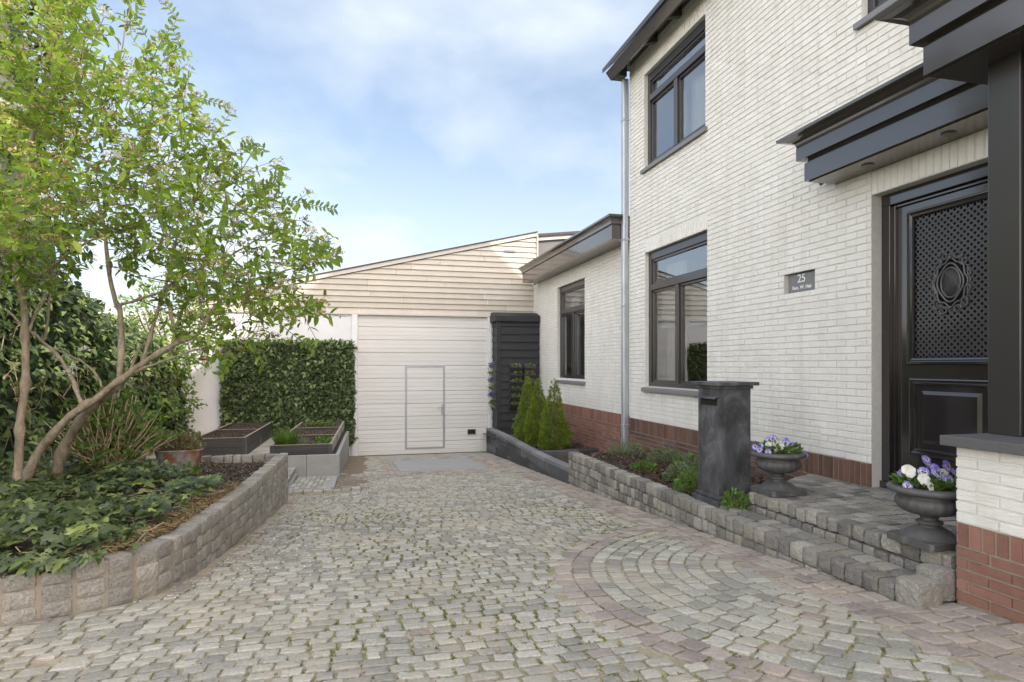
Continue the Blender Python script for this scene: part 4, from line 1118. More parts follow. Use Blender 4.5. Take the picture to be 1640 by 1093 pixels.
for k in range(9):
    w = random.uniform(.10, .14); rot = random.uniform(-.15, .15)
    yy = 8.30+(.10 if k > 6 else 0)+random.uniform(-.02, .02)
    stone(mb, (x+w/2, yy, g(8.3)+.012), (w/2-.006, .05, .035), (Vector((math.cos(rot), math.sin(rot), 0)), Vector((-math.sin(rot), math.cos(rot), 0)), Vector((0,0,1))), random.random(), .08, .14); x += w
for q in ((-.13, 8.48), (-.02, 8.42)): stone(mb, (q[0], q[1], g(8.4)+.015), (.06, .05, .035), rnd=random.random())
mb.build('cobble_edge', M['paving'], land)

cp = thing('concrete_planter', 'grey concrete slab planter wall under the wooden raised bed beside the garage', 'planter', (-.9, 11, -1.8))
mb = MB()
PT = -1.432
for a, b in ((-1.30, -.785), (-.78, -.278)):
    mb.box(a, b, 10.25, 10.31, -2.1, PT+random.uniform(-.002,.002), random.random())
yy = 10.25
sx = -.278
for k in range(7):
    ya, yb = 10.314+k*.62, 10.314+(k+1)*.62-.006
    za, zb = PT-.02*k*.62/1, PT-.02*(k+1)*.62/1
    xa, xb = sx+.022*k*.62, sx+.022*(k+1)*.62
    mb.add([(xa-.06,ya,-2.3),(xa,ya,-2.3),(xb,yb,-2.3),(xb-.06,yb,-2.3),(xa-.06,ya,za),(xa,ya,za),(xb,yb,zb),(xb-.06,yb,zb)],
           [(0,3,2,1),(4,5,6,7),(0,1,5,4),(1,2,6,5),(2,3,7,6),(3,0,4,7)], random.random())
mb.build('slab_wall', M['concrete'], cp, bevel=.004)
mb = MB(); mb.prism([(-1.3,10.32),(-.345,10.32),(-.25,14.55),(-1.3,14.55)], -2.3, PT-.06); mb.build('fill', M['soil'], cp)

# wooden raised beds
def raised_bed(name, label, x0, x1, y0, y1, zt, zb, nsec, drift, front='bedwood', side='bedwood'):
    t = thing(name, label, 'planter box', ((x0+x1)/2, (y0+y1)/2, zb), 'wooden raised beds on the terrace')
    mb = MB(); L = (y1-y0)/nsec; th = .028
    X = lambda x, y: x+drift*(y-y0)
    hb = (zt-zb)
    nb = max(1, int(round(hb/.17)))
    for k in range(nb):
        za, zb_ = zb+hb*k/nb+.002, zb+hb*(k+1)/nb-.002
        for yy in [y0]+[y0+i*L for i in range(1, nsec)]+[y1-th]:
            mb.add([(X(x0,yy),yy,za),(X(x1,yy),yy,za),(X(x1,yy),yy+th,za),(X(x0,yy),yy+th,za),(X(x0,yy),yy,zb_),(X(x1,yy),yy,zb_),(X(x1,yy),yy+th,zb_),(X(x0,yy),yy+th,zb_)],
                   [(0,3,2,1),(4,5,6,7),(0,1,5,4),(1,2,6,5),(2,3,7,6),(3,0,4,7)], random.random())
    mb.build_each('end_board', M[front], t, bevel=.003)
    mb = MB()
    for k in range(nb):
        za, zb_ = zb+hb*k/nb+.002, zb+hb*(k+1)/nb-.002
        for i in range(nsec):
            ya, yb = y0+i*L+.004, y0+(i+1)*L-.004
            for xx, s in ((x0, 1), (x1-th, 1)):
                e = -.003 if xx == x0 else .003
                mb.add([(X(xx,ya)+e,ya,za),(X(xx+th,ya)+e,ya,za),(X(xx+th,yb)+e,yb,za),(X(xx,yb)+e,yb,za),(X(xx,ya)+e,ya,zb_),(X(xx+th,ya)+e,ya,zb_),(X(xx+th,yb)+e,yb,zb_),(X(xx,yb)+e,yb,zb_)],
                       [(0,3,2,1),(4,5,6,7),(0,1,5,4),(1,2,6,5),(2,3,7,6),(3,0,4,7)], random.random())
    mb.build_each('side_board', M[side], t, bevel=.003)
    mb = MB()
    for i in range(nsec):
        ya, yb = y0+i*L, y0+(i+1)*L
        for a, b, c, d in ((X(x0,ya)-.004, X(x1,ya)+.004, ya-.003, ya+th+.003),):
            mb.add([(a,c,zt),(b,c,zt),(b,d,zt),(a,d,zt),(a,c,zt+.006),(b,c,zt+.006),(b,d,zt+.006),(a,d,zt+.006)], [(4,5,6,7),(0,1,5,4),(1,2,6,5),(2,3,7,6),(3,0,4,7)])
    for xx in (x0, x1-th):
        mb.add([(X(xx,y0)-.004,y0+.04,zt),(X(xx+th,y0)+.004,y0+.04,zt),(X(xx+th,y1)+.004,y1,zt),(X(xx,y1)-.004,y1,zt),(X(xx,y0)-.004,y0+.04,zt+.005),(X(xx+th,y0)+.004,y0+.04,zt+.005),(X(xx+th,y1)+.004,y1,zt+.005),(X(xx,y1)-.004,y1,zt+.005)],
               [(4,5,6,7),(0,1,5,4),(1,2,6,5),(2,3,7,6),(3,0,4,7)])
    mb.build('rim', M['rim'], t)
    mb = MB()
    for i in range(nsec):
        for xx in (x0, x1):
            for yy in ([y0+i*L-.006] if i == 0 else [y0+i*L-.03]):
                mb.box(X(xx,yy)-.012, X(xx,yy)+.012, yy, yy+.065, zb, zt-.006)
            if i == 0: mb.box(X(xx,y0)-(.0 if xx == x0 else .05), X(xx,y0)+(.05 if xx == x0 else 0), y0-.010, y0-.002, zb, zt-.006)
    mb.build_each('hinge_strap', M['black2'], t)
    vs = []; fs = []; mb = MB(); nx, ny = 10, 12*nsec
    for j in range(ny+1):
        for i in range(nx+1):
            yy = y0+.02+(y1-y0-.04)*j/ny; xx = X(x0+.02+(x1-x0-.04)*i/nx, yy); vs.append((xx, yy, zt-.05+.02*noise.noise(Vector((xx*7, yy*7, 1)))))
    for j in range(ny):
        for i in range(nx): a = j*(nx+1)+i; fs.append((a, a+1, a+nx+2, a+nx+1))
    mb.add(vs, fs); mb.build('soil', M['soil'], t, smooth=True)
    return t
raised_bed('raised_bed', 'three section wooden raised bed with grass tuft, on the concrete planter', -1.34, -.405, 10.42, 14.6, -1.285, -1.45, 3, .028, 'bedwood', 'bedwoodg')
raised_bed('raised_bed', 'two section black wooden raised bed of bare soil, the left one', -2.78, -1.93, 11.72, 14.72, -1.285, TZ, 2, .02)

# ------------------------------------------------------------------ mailbox pillar
mbx = thing('mailbox_pillar', 'tall mottled dark grey letterbox pillar with flat cap behind the granite wall', 'mailbox', (3.12, 4.76, -1.19))
mb = MB(); x0, x1, y0, y1 = 2.98, 3.275, 4.60, 4.925
mb.box(x0, x1, y0, y1, -1.12, -.20)
for (a, b, c, d) in ((x0-.004, x0+.03, y0-.004, y0+.0), (x1-.03, x1+.004, y0-.004, y0)): mb.box(a, b, c, d, -1.12, -.20)
for (c, d) in ((y0-.004, y0+.03), (y1-.03, y1+.004)): mb.box(x0-.004, x0, c, d, -1.12, -.20)
mb.build('body', M['mottled'], mbx, bevel=.002)
mb = MB(); mb.box(x0-.055, x1+.055, y0-.055, y1+.055, -.172, -.142); mb.box(x0-.02, x1+.02, y0-.02, y1+.02, -.20, -.1725); mb.build('cap', M['mottled'], mbx, bevel=.003)
mb = MB(); mb.box(x0-.045, x1+.045, y0-.045, y1+.045, -1.20, -1.15); mb.box(x0-.022, x1+.022, y0-.022, y1+.022, -1.1495, -1.118); mb.build('base', M['mottled'], mbx, bevel=.006)
mb = MB(); mb.box(x0-.0065, x0-.0045, y0+.035, y1-.045, -.345, -.292); sl_ = mb.build('posting_slot', M['void'], mbx)
mb = MB()
mb.add([(x0-.045,y0+.015,-.288),(x0-.004,y0+.015,-.272),(x0-.004,y1-.02,-.272),(x0-.045,y1-.02,-.288),(x0-.045,y0+.015,-.280),(x0-.004,y0+.015,-.258),(x0-.004,y1-.02,-.258),(x0-.045,y1-.02,-.280)],
       [(0,3,2,1),(4,5,6,7),(0,1,5,4),(1,2,6,5),(2,3,7,6),(3,0,4,7)]); mb.build('hood', M['mottled'], sl_)

# ------------------------------------------------------------------ plants: helpers
def rand_dirs(n, up=.3):
    v = RNG.normal(size=(n,3)); v[:,2] += up; return v/np.linalg.norm(v, axis=1, keepdims=True)
def small_plant(name, label, cat, c, r, h, n, ls, mat, tmpl=LEAF_SIMPLE, group=None, flowers=None, fmat=None, kids='leaves', fsize=.012):
    t = thing(name, label, cat, c, group)
    c = np.array(c)
    # dome of leaves on stems
    a = RNG.random(n)*2*math.pi; q = np.sqrt(RNG.random(n)); z = RNG.random(n)**.8*h*(1-.55*q*q)
    P_ = c+np.stack([r*q*np.cos(a), r*q*np.sin(a), z], 1)
    D = np.stack([np.cos(a)*.8, np.sin(a)*.8, .3+RNG.random(n)], 1)+RNG.normal(size=(n,3))*.4
    N = rand_dirs(n, 1.2); leaf_mesh(kids, P_, D, N, ls*(.6+.7*RNG.random(n)), tmpl, M[mat], t)
    mb = MB()
    for k in range(8):
        aa = random.random()*6.28; rr = r*.6*random.random()
        mb.tube([(c[0]+rr*.3*math.cos(aa), c[1]+rr*.3*math.sin(aa), c[2]-.02), (c[0]+rr*math.cos(aa), c[1]+rr*math.sin(aa), c[2]+h*.6)], .003, 5)
    mb.build('stem', M['twig'], t)
    if flowers:
        fp = c+np.stack([(RNG.random(flowers)-.5)*1.5*r, (RNG.random(flowers)-.5)*1.5*r, h*(.9+.45*RNG.random(flowers))], 1)
        P2 = np.repeat(fp, 9, 0)+RNG.normal(size=(flowers*9,3))*np.array([.004,.004,.014]); D2 = rand_dirs(len(P2), .6)
        leaf_mesh('flowers', P2, D2, rand_dirs(len(P2)), np.full(len(P2), fsize), LEAF_SIMPLE, M[fmat], t)
        mb = MB()
        for p in fp: mb.tube([(p[0], p[1], c[2]+.02), tuple(p)], .0018, 4)
        mb.build('flower_stalks', M['sage'], t)
    return t

# conifers
def conifer(label, x, y, z0, h, r, seed):
    rng = np.random.default_rng(seed)
    t = thing('conifer', label, 'conifer', (x, y, z0), 'three dwarf conifers in the black walled bed')
    n = 1500; u = 1-np.sqrt(rng.random(n)); u = np.clip(u, 0, .995)           # height fraction
    a = rng.random(n)*2*math.pi
    lob = 1+.14*np.sin(a*3+u*9+seed)+.12*np.sin(a*5-u*23+seed*2)+.10*np.sin(u*41+a*2)
    prof = (1-u)**.80*(.82+.35*np.minimum(1, u*6)*np.exp(-u*.6))*lob
    rr = r*prof*(.72+.34*rng.random(n))+.012
    base = np.stack([x+rr*np.cos(a), y+rr*np.sin(a), z0+.03+u*h], 1)
    m = 11                                                               # needles per tuft
    outd = np.stack([np.cos(a), np.sin(a), .55+.9*u], 1)
    P_ = np.repeat(base, m, 0)+rng.normal(size=(n*m,3))*.012
    D = np.repeat(outd, m, 0)+rng.normal(size=(n*m,3))*.55
    N = rng.normal(size=(n*m,3)); S = .036*(.7+.6*rng.random(n*m))
    rnd = np.clip(np.repeat(rng.random(n)*.75, m)+.3*rng.random(n*m), 0, 1)
    leaf_mesh('foliage', P_, D, N, S, (np.array([(0,0,0),(.45,.13,.03),(1,0,0),(.45,-.13,.03)]), [(0,1,2,3)]), M['conifer'], t, rnd)
    mb = MB(); mb.tube([(x,y,z0-.05),(x,y,z0+h*.9)], [.02,.004], 6)
    for k in range(60):
        q = random.random()**1.3; aa = random.random()*6.28; L = r*(1-q)*.75; mb.tube([(x,y,z0+q*h*.9),(x+L*math.cos(aa),y+L*math.sin(aa),z0+q*h*.9+.08)], [.005,.002], 4)
    mb.build('trunk', M['twig'], t)
conifer('nearest and rightmost of the three conical green conifers, beside the brick plinth', 3.62, 11.05, -1.60, 1.31, .27, 1)
conifer('middle one of the three conical green conifers', 3.50, 11.72, -1.62, 1.36, .24, 2)
conifer('farthest and leftmost of the three conical green conifers, nearest the plant pockets', 3.47, 12.40, -1.64, 1.40, .24, 3)
small_plant('low_plant', 'small pale green plant left of the three conifers', 'plant', (3.22, 12.9, -1.62), .16, .14, 90, .05, 'sage')

# wall pockets on the cupboard front
k = 0
rown = ['top', 'second', 'third', 'fourth', 'fifth', 'lowest']
for c, (xa, xb) in enumerate(((3.56, 3.885), (3.90, 4.215))):
    for r_ in range(6):
        zt = .035-r_*.182-.06
        t = thing('wall_pocket', f'planted black pocket, {rown[r_]} of the {"left" if c == 0 else "right"} column on the cupboard front', 'wall planter', ((xa+xb)/2, SYF-.03, zt-.10), 'plant pockets on the cupboard front')
        mb = MB(); yb_ = SYF-.034
        sec = [(yb_, zt-.13), (yb_-.05, zt-.13), (yb_-.13, zt-.03), (yb_-.135, zt), (yb_-.125, zt), (yb_-.12, zt-.03), (yb_-.045, zt-.12), (yb_-.005, zt-.12), (yb_-.005, zt+.03), (yb_, zt+.03)]
        n = len(sec); vs = [(xa+.004, y, z) for y, z in sec]+[(xb-.004, y, z) for y, z in sec]
        mb.add(vs, [(i, (i+1) % n, n+(i+1) % n, n+i) for i in range(n)])
        for xx in (xa+.004, xb-.004-.006): mb.add([(xx+q, y, z) for q in (0, .006) for y, z in ((yb_, zt-.13), (yb_-.05, zt-.13), (yb_-.13, zt-.03), (yb_-.135, zt), (yb_, zt+.03))], [(0,1,2,3,4),(9,8,7,6,5),(0,5,6,1),(1,6,7,2),(2,7,8,3),(3,8,9,4)])
        mb.build('pocket', M['black2'], t)
        mb = MB(); mb.quad((xa+.01, yb_-.12, zt-.025), (xb-.01, yb_-.12, zt-.025), (xb-.01, yb_-.006, zt-.015), (xa+.01, yb_-.006, zt-.015)); mb.build('soil', M['soil'], t)
        n = RNG.integers(70, 120) if not (c == 1 and r_ > 2) else 25
        px2 = xa+.03+(xb-xa-.06)*np.clip(RNG.choice([.2,.5,.82], n)+RNG.normal(size=n)*.11, 0, 1)
        P_ = np.stack([px2, yb_-.10+.08*RNG.random(n), zt-.02+.075*RNG.random(n)], 1)
        D = RNG.normal(size=(n,3))*.7+np.array([0,-.5,.35]); leaf_mesh('leaves', P_, D, rand_dirs(n, 1.3), .035+.03*RNG.random(n), LEAF_OVAL, M['pale'], t, .3+.7*RNG.random(n))

# pots hanging on the cupboard's left side
pn = ['topmost purple flowered', 'second from top white and green', 'third from top violet', 'fourth from top leafy green', 'fifth from top deep purple flowered', 'lowest leafy green']
for i in range(6):
    zt = .0-.178*i; xw = SX0-.034
    t = thing('hanging_flower_pot', f'{pn[i]} pocket on the cupboard side next to the garage door', 'wall planter', (xw-.09, 14.52, zt-.1), 'flower pockets on the cupboard side')
    mb = MB(); mb.add([(xw,14.42,zt-.16),(xw,14.70,zt-.16),(xw,14.70,zt+.01),(xw,14.42,zt+.01),(xw-.035,14.43,zt-.13),(xw-.035,14.69,zt-.13),(xw-.13,14.69,zt-.02),(xw-.13,14.43,zt-.02)],
        [(0,1,2,3),(4,7,6,5),(0,4,5,1),(0,3,7,4),(1,5,6,2)]); mb.build('pocket', M['black2'], t)
    n = 90; P_ = np.array([xw-.09,14.52,zt-.005])+RNG.normal(size=(n,3))*np.array([.04,.06,.028]); D = rand_dirs(n,.4)+np.array([-.3,-.3,0])
    leaf_mesh('leaves', P_, D, rand_dirs(n,1), .035+.025*RNG.random(n), LEAF_OVAL, M['bright' if i % 2 else 'ivy'], t, RNG.random(n))
    if i != 3 and i != 5:
        n = 110 if i % 2 == 0 else 45; P_ = np.array([xw-.10,14.49,zt+.02])+RNG.normal(size=(n,3))*np.array([.038,.05,.026])
        leaf_mesh('flowers', P_, rand_dirs(n,.3), rand_dirs(n,.3), .03+.012*RNG.random(n), LEAF_OVAL, M['violet' if i in (0,2,4) else 'whitef'], t, RNG.random(n)*(.5 if i in (0,4) else 1))

# plants in the right hand bed
bz = -1.23
small_plant('lavender', 'small purple spiked lavender at the far end of the granite walled bed', 'lavender', (3.52, 7.62, bz), .24, .20, 700, .06, 'sage', BLADE, 'lavender plants along the brick wall', 16, 'purple')
small_plant('lavender', 'purple spiked lavender just right of the zinc downpipe', 'lavender', (3.72, 6.95, bz), .20, .22, 650, .06, 'sage', BLADE, 'lavender plants along the brick wall', 18, 'purple')
small_plant('lavender', 'low lavender midway between the downpipe and the letterbox pillar', 'lavender', (3.55, 6.05, bz), .17, .20, 560, .055, 'sage', BLADE, 'lavender plants along the brick wall', 10, 'purple')
small_plant('lavender', 'purple spiked lavender just left of the letterbox pillar', 'lavender', (3.42, 5.30, bz), .19, .27, 650, .06, 'sage', BLADE, 'lavender plants along the brick wall', 18, 'purple')
small_plant('garden_perennial', 'bushy fresh green perennial at the foot of the letterbox pillar', 'plant', (3.14, 5.25, bz), .19, .24, 900, .036, 'bright', LEAF_SIMPLE)
small_plant('garden_perennial', 'small fresh green leafy clump near the granite wall edge below the downpipe lavender', 'plant', (3.22, 6.5, bz), .13, .12, 200, .05, 'bright', LEAF_OVAL)
small_plant('garden_perennial', 'pale green broad leaved clump behind the small green clump, nearer the plinth', 'plant', (3.75, 6.40, bz), .17, .20, 240, .06, 'bright', LEAF_OVAL)
small_plant('garden_perennial', 'dusty green rounded perennial between two lavenders under the window', 'plant', (3.30, 5.80, bz), .17, .20, 620, .042, 'sage', LEAF_SIMPLE)
small_plant('garden_perennial', 'small bright green shrub right of the letterbox pillar at the step corner', 'plant', (3.03, 4.44, -1.19), .105, .17, 330, .034, 'bright', LEAF_OVAL)

# ------------------------------------------------------------------ stone urns with pansies
def pansy(mbs, c, nrm, size, kind):
    nrm = Vector(nrm).normalized(); up = Vector((0,0,1)); x = up.cross(nrm).normalized(); y = nrm.cross(x).normalized()
    rot = random.uniform(-.35, .35); x2 = x*math.cos(rot)+y*math.sin(rot); y2 = y*math.cos(rot)-x*math.sin(rot); x, y = x2, y2
    mb = mbs; c = Vector(c)
    pet = [(90+33, .62, .0), (90-33, .62, .002), (178, .60, .006), (2, .60, .006), (270, .72, .010)]
    r_ = random.random()
    for i, (a, q, lift) in enumerate(pet):
        a = R(a+random.uniform(-5,5)); d = x*math.cos(a)+y*math.sin(a); t = nrm.cross(d)
        L = size*q; Wd = size*(.60 if i < 4 else .72)
        cc = c+nrm*lift*size*6
        pts = [cc, cc+d*L*.45+t*Wd*.75+nrm*.05*size, cc+d*L*.95+t*Wd*.62+nrm*random.uniform(-.05,.12)*size, cc+d*L*1.25+nrm*random.uniform(-.12,.1)*size, cc+d*L*.95-t*Wd*.62+nrm*random.uniform(-.05,.12)*size, cc+d*L*.45-t*Wd*.75+nrm*.05*size]
        mid = cc+d*L*.62+nrm*.07*size
        m = 1 if kind == 'white' else 0
        rr = (.25+.2*r_ if i < 2 else .55+.4*r_) if kind != 'deep' else .1+.3*r_
        mb.add([mid]+pts, [(0,1,2),(0,2,3),(0,3,4),(0,4,5),(0,5,6),(0,6,1)], rr, m)
        if kind != 'white' and i > 1:
            # pale halo then dark face
            f = lambda w_, l_, nn, mm: mb.add([cc+nrm*nn*size, cc+d*L*l_*.5+t*Wd*w_+nrm*nn*size, cc+d*L*l_+nrm*(nn+.02)*size, cc+d*L*l_*.5-t*Wd*w_+nrm*nn*size], [(0,1,2,3)], .9, mm)
            f(.42, .88, .10, 1); f(.22, .62, .13, 2)
    if kind != 'white': mb.add([c+nrm*.17*size+x*.07*size, c+nrm*.17*size+y*.07*size, c+nrm*.17*size-x*.07*size, c+nrm*.17*size-y*.07*size], [(0,1,2,3)], .5, 3)
def urn(label, x, y, z, seed, kinds, spread=.17, rot=0):
    random.seed(seed)
    t = thing('stone_urn', label, 'urn', (x, y, z), 'dark cast stone urns on the porch')
    mb = MB()
    c0 = math.cos(rot); s0 = math.sin(rot)
    def sq(h, za, zb, ch):
        pts = [(h,-h+ch),(h,h-ch),(h-ch,h),(-h+ch,h),(-h,h-ch),(-h,-h+ch),(-h+ch,-h),(h-ch,-h)]
        mb.prism([(x+a*c0-b*s0, y+a*s0+b*c0) for a, b in pts], za, zb)
    sq(.155, z, z+.042, .012)
    p = mb.build('plinth', M['urn'], t, bevel=.004)
    mb = MB()
    prof = [(.150,.0425),(.135,.05),(.118,.068),(.095,.085),(.072,.096),(.052,.102),(.052,.112),(.068,.118),(.070,.126),(.064,.132),(.046,.138),(.044,.150),(.052,.160),(.078,.170),(.115,.178),(.150,.196),(.170,.222),(.172,.248),(.160,.270),(.146,.280),(.150,.286),(.185,.292),(.207,.300),(.214,.312),(.211,.325),(.198,.334),(.180,.336),(.168,.326),(.165,.300)]
    def mod(i, a): return 1+(.035*abs(math.sin(a*10))-.02 if 14 <= i <= 18 else 0)
    mb.lathe([(r_, q) for r_, q in prof], 80, (x, y, z), mod); mb.build('bowl', M['urn'], t, smooth=True)
    mb = MB(); mb.lathe([(0,.322),(.08,.325),(.168,.315)], 24, (x, y, z)); mb.build('soil', M['soil'], t)
    n = 300; a = RNG.random(n)*6.283; q = np.sqrt(RNG.random(n))*.165
    P_ = np.stack([x+q*np.cos(a), y+q*np.sin(a), z+.325+RNG.random(n)*.085*(1-q*2.5)], 1); D = np.stack([np.cos(a), np.sin(a), .4+RNG.random(n)*.6], 1)+RNG.normal(size=(n,3))*.35
    leaf_mesh('leaves', P_, D, rand_dirs(n, 1.5), .03+.03*RNG.random(n), LEAF_OVAL, M['bright'], t, RNG.random(n)*.75)
    fm = MB()
    view = Vector((-x, -y, -z*.15)).normalized()
    for (dx, dz, dpt, kd, sz) in kinds:
        right = Vector((-view.y, view.x, 0)).normalized()*-1
        right = Vector((CY, -SY, 0))
        back = Vector((SY, CY, 0))
        c = Vector((x, y, z+.335+dz))+right*dx+back*dpt
        nrm = -back+Vector((random.uniform(-.5,.5), random.uniform(-.3,.3), random.uniform(.0,.6)))+right*dx*2.5
        pansy(fm, c, nrm, sz*1.22, kd)
        fm.tube([tuple(c+Vector((0,0,-.002))), (x+(c.x-x)*.5, y+(c.y-y)*.5, z+.33)], .0018, 4, .5, 4)
    fm.build('pansies', [M['violet'], M['whitef'], M['dface'], M['yel'], M['grass']], t)
    return t
u1 = urn('smaller looking farther stone urn of pansies, right of the letterbox pillar', 3.30, 4.27, -1.03, 3,
    [(-.17,.02,-.05,'deep',.030),(-.15,.045,-.02,'violet',.028),(-.185,.035,0,'deep',.03),(-.13,.01,-.12,'violet',.03),(-.09,.055,-.04,'white',.034),(-.055,.045,-.09,'white',.036),(-.03,.07,-.03,'white',.034),(-.01,.05,-.08,'white',.03),(-.06,.085,.03,'violet',.032),(-.02,.10,.05,'violet',.034),(.035,.075,-.06,'violet',.034),(.07,.085,0,'violet',.03),(.11,.05,-.05,'violet',.03),(.09,.06,.06,'deep',.03),(.14,.045,.02,'deep',.028),(.18,-.02,-.08,'violet',.028),(.02,.02,-.14,'white',.016),(-.1,.03,.1,'white',.03),(.02,.08,.1,'violet',.03)])
u2 = urn('nearer stone urn of violet and white pansies beside the red brick pillar', 3.215, 2.845, -1.03, 5,
    [(-.14,.09,-.03,'white',.042),(-.165,.01,-.06,'violet',.030),(-.10,.055,-.10,'white',.036),(-.075,.085,-.06,'violet',.036),(-.09,.02,-.14,'white',.030),(-.02,.09,-.09,'violet',.042),(.015,.055,-.13,'violet',.032),(-.02,.15,0,'deep',.030),(.03,.10,0,'violet',.03),(.055,.075,-.03,'white',.032),(.085,.115,-.02,'deep',.038),(.075,.015,-.13,'violet',.038),(.12,.10,.03,'deep',.03),(.14,.04,-.05,'white',.034),(.16,.07,.02,'violet',.034),(-.12,.055,.06,'deep',.03),(.04,.12,.08,'deep',.032),(-.05,.06,.1,'white',.03)])

# ------------------------------------------------------------------ ivy and hedges
def ivy_surface(n, fn, out, size, droop=.8, spread=.5, rng=RNG):
    """fn(n)->points ; out = outward vector array ; leaves hang like shingles"""
    P_ = fn(n); O = np.broadcast_to(np.asarray(out, float), P_.shape)
    D = np.array([0,0,-1.])*droop+O*.35+rng.normal(size=P_.shape)*spread
    N = O+np.array([0,0,.55])+rng.normal(size=P_.shape)*.35
    return P_, D, N, size*(.6+.75*rng.random(n))
# clipped ivy panel on the white wall
iv = thing('climbing_ivy', 'clipped rectangular ivy on the white wall left of the garage door', 'ivy', (-1.5, 14.8, -1.8))
def f(n):
    x = -2.90+2.80*RNG.random(n); z = -1.80+2.32*RNG.random(n); y = 14.78+.05*np.sin(x*3.1)*np.cos(z*2.3)+.09*RNG.random(n)
    x = np.clip(x+RNG.normal(size=n)*.025, -3, 0); return np.stack([x, y, z+RNG.normal(size=n)*.02], 1)
a = ivy_surface(6500, f, (0,-1,0), .088)
leaf_mesh('leaves', *a, LEAF_IVY_S, M['ivy'], iv, np.clip(RNG.random(6500)**1.3, 0, 1))
def f(n): return np.stack([-2.92+2.84*RNG.random(n), 14.76+.17*RNG.random(n), .50+.09*RNG.random(n)**2], 1)
a = ivy_surface(500, f, (0,-.4,1), .07, .1, .7); leaf_mesh('young_leaves', *a, LEAF_IVY_S, M['ivyy'], iv, RNG.random(500)*.6)
def f(n): return np.stack([np.where(RNG.random(n) < .5, -.10, -2.92)+RNG.normal(size=n)*.02, 14.78+.15*RNG.random(n), -1.8+2.3*RNG.random(n)], 1)
a = ivy_surface(500, f, (.4,-.7,0), .075, .6, .6); leaf_mesh('edge_leaves', *a, LEAF_IVY_S, M['ivy'], iv, RNG.random(500))
mb = MB()
for k in range(60):
    x = random.uniform(-2.85, -.15); pts = [(x, 14.92, -1.9)]
    for q in range(6): pts.append((pts[-1][0]+random.uniform(-.12,.12), 14.90, pts[-1][2]+.4))
    mb.tube([(min(max(p[0],-2.85),-.15), p[1], p[2]) for p in pts], .006, 4)
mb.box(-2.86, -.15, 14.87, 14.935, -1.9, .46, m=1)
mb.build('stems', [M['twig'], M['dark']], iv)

# big ivy hedge along the left boundary
hd = thing('ivy_hedge', 'tall rounded dark ivy hedge behind the flowering tree', 'hedge', (-3.9, 11, -1.6))
def hx(y): return -3.62-.10*np.sin(y*1.1)-(.25)*np.clip((8.5-y)/3, 0, 1)
def htop(y): return np.interp(y, [3.0, 5.5, 7.5, 9, 10.2, 11.5, 13, 14.4], [1.5, 1.45, 1.30, 1.15, .82, .72, .62, .25])+.06*np.sin(y*3.3)
def f(n):
    y = 3.0+11.5*RNG.random(n)**.85; zt = htop(y); z = -1.75+(zt+1.75)*RNG.random(n)
    b = .22*np.sin(y*2.1+z*1.7)+.12*np.sin(y*5.3-z*3.9)+.06*np.sin(z*8+y)
    x = hx(y)+b*.6-.35*np.clip((z-zt+.35)/.35, 0, 1)**2+RNG.normal(size=n)*.05
    return np.stack([x, y, z], 1)
a = ivy_surface(11000, f, (1,-.35,.1), .095, .7, .55); leaf_mesh('leaves', *a, LEAF_IVY_S, M['ivy'], hd, np.clip(RNG.random(11000)**1.2, 0, 1))
def f(n):
    y = 3+11.5*RNG.random(n); return np.stack([hx(y)-.15-.9*RNG.random(n), y, htop(y)-.02+.10*RNG.random(n)], 1)
a = ivy_surface(2600, f, (.4,-.3,1), .085, .1, .7); leaf_mesh('top_leaves', *a, LEAF_IVY_S, M['ivy'], hd, .3+.7*RNG.random(2600))
def f(n):
    y = 12.2+2.4*RNG.random(n); z = -1.6+(htop(y)+1.6)*RNG.random(n); return np.stack([hx(y)+.12+RNG.normal(size=n)*.08+.1*np.sin(z*6), y, z], 1)
a = ivy_surface(900, f, (1,-.6,.1), .085, .5, .7); leaf_mesh('young_leaves', *a, LEAF_IVY_S, M['ivyy'], hd, RNG.random(900)*.9)
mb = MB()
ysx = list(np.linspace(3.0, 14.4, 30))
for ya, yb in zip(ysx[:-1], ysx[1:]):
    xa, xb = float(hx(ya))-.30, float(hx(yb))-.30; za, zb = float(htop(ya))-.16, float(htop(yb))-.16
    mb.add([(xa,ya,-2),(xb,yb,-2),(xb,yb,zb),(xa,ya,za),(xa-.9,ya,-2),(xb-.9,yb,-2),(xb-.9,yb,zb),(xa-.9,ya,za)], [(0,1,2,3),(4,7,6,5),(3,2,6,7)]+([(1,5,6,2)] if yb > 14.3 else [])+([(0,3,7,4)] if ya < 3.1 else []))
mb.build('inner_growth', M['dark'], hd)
mb = MB()
for k in range(110):
    y = random.uniform(4, 12.5); z = random.uniform(-1.3, .2); x = float(hx(y))-.05; pts = [(x, y, z)]
    for q in range(5): pts.append((pts[-1][0]+random.uniform(-.06,.08), pts[-1][1]+random.uniform(-.16,.16), pts[-1][2]+random.uniform(-.22,.22)))
    mb.tube(pts, [.008,.007,.006,.005,.004,.003], 4)
mb.build('stems', M['cane'], hd)

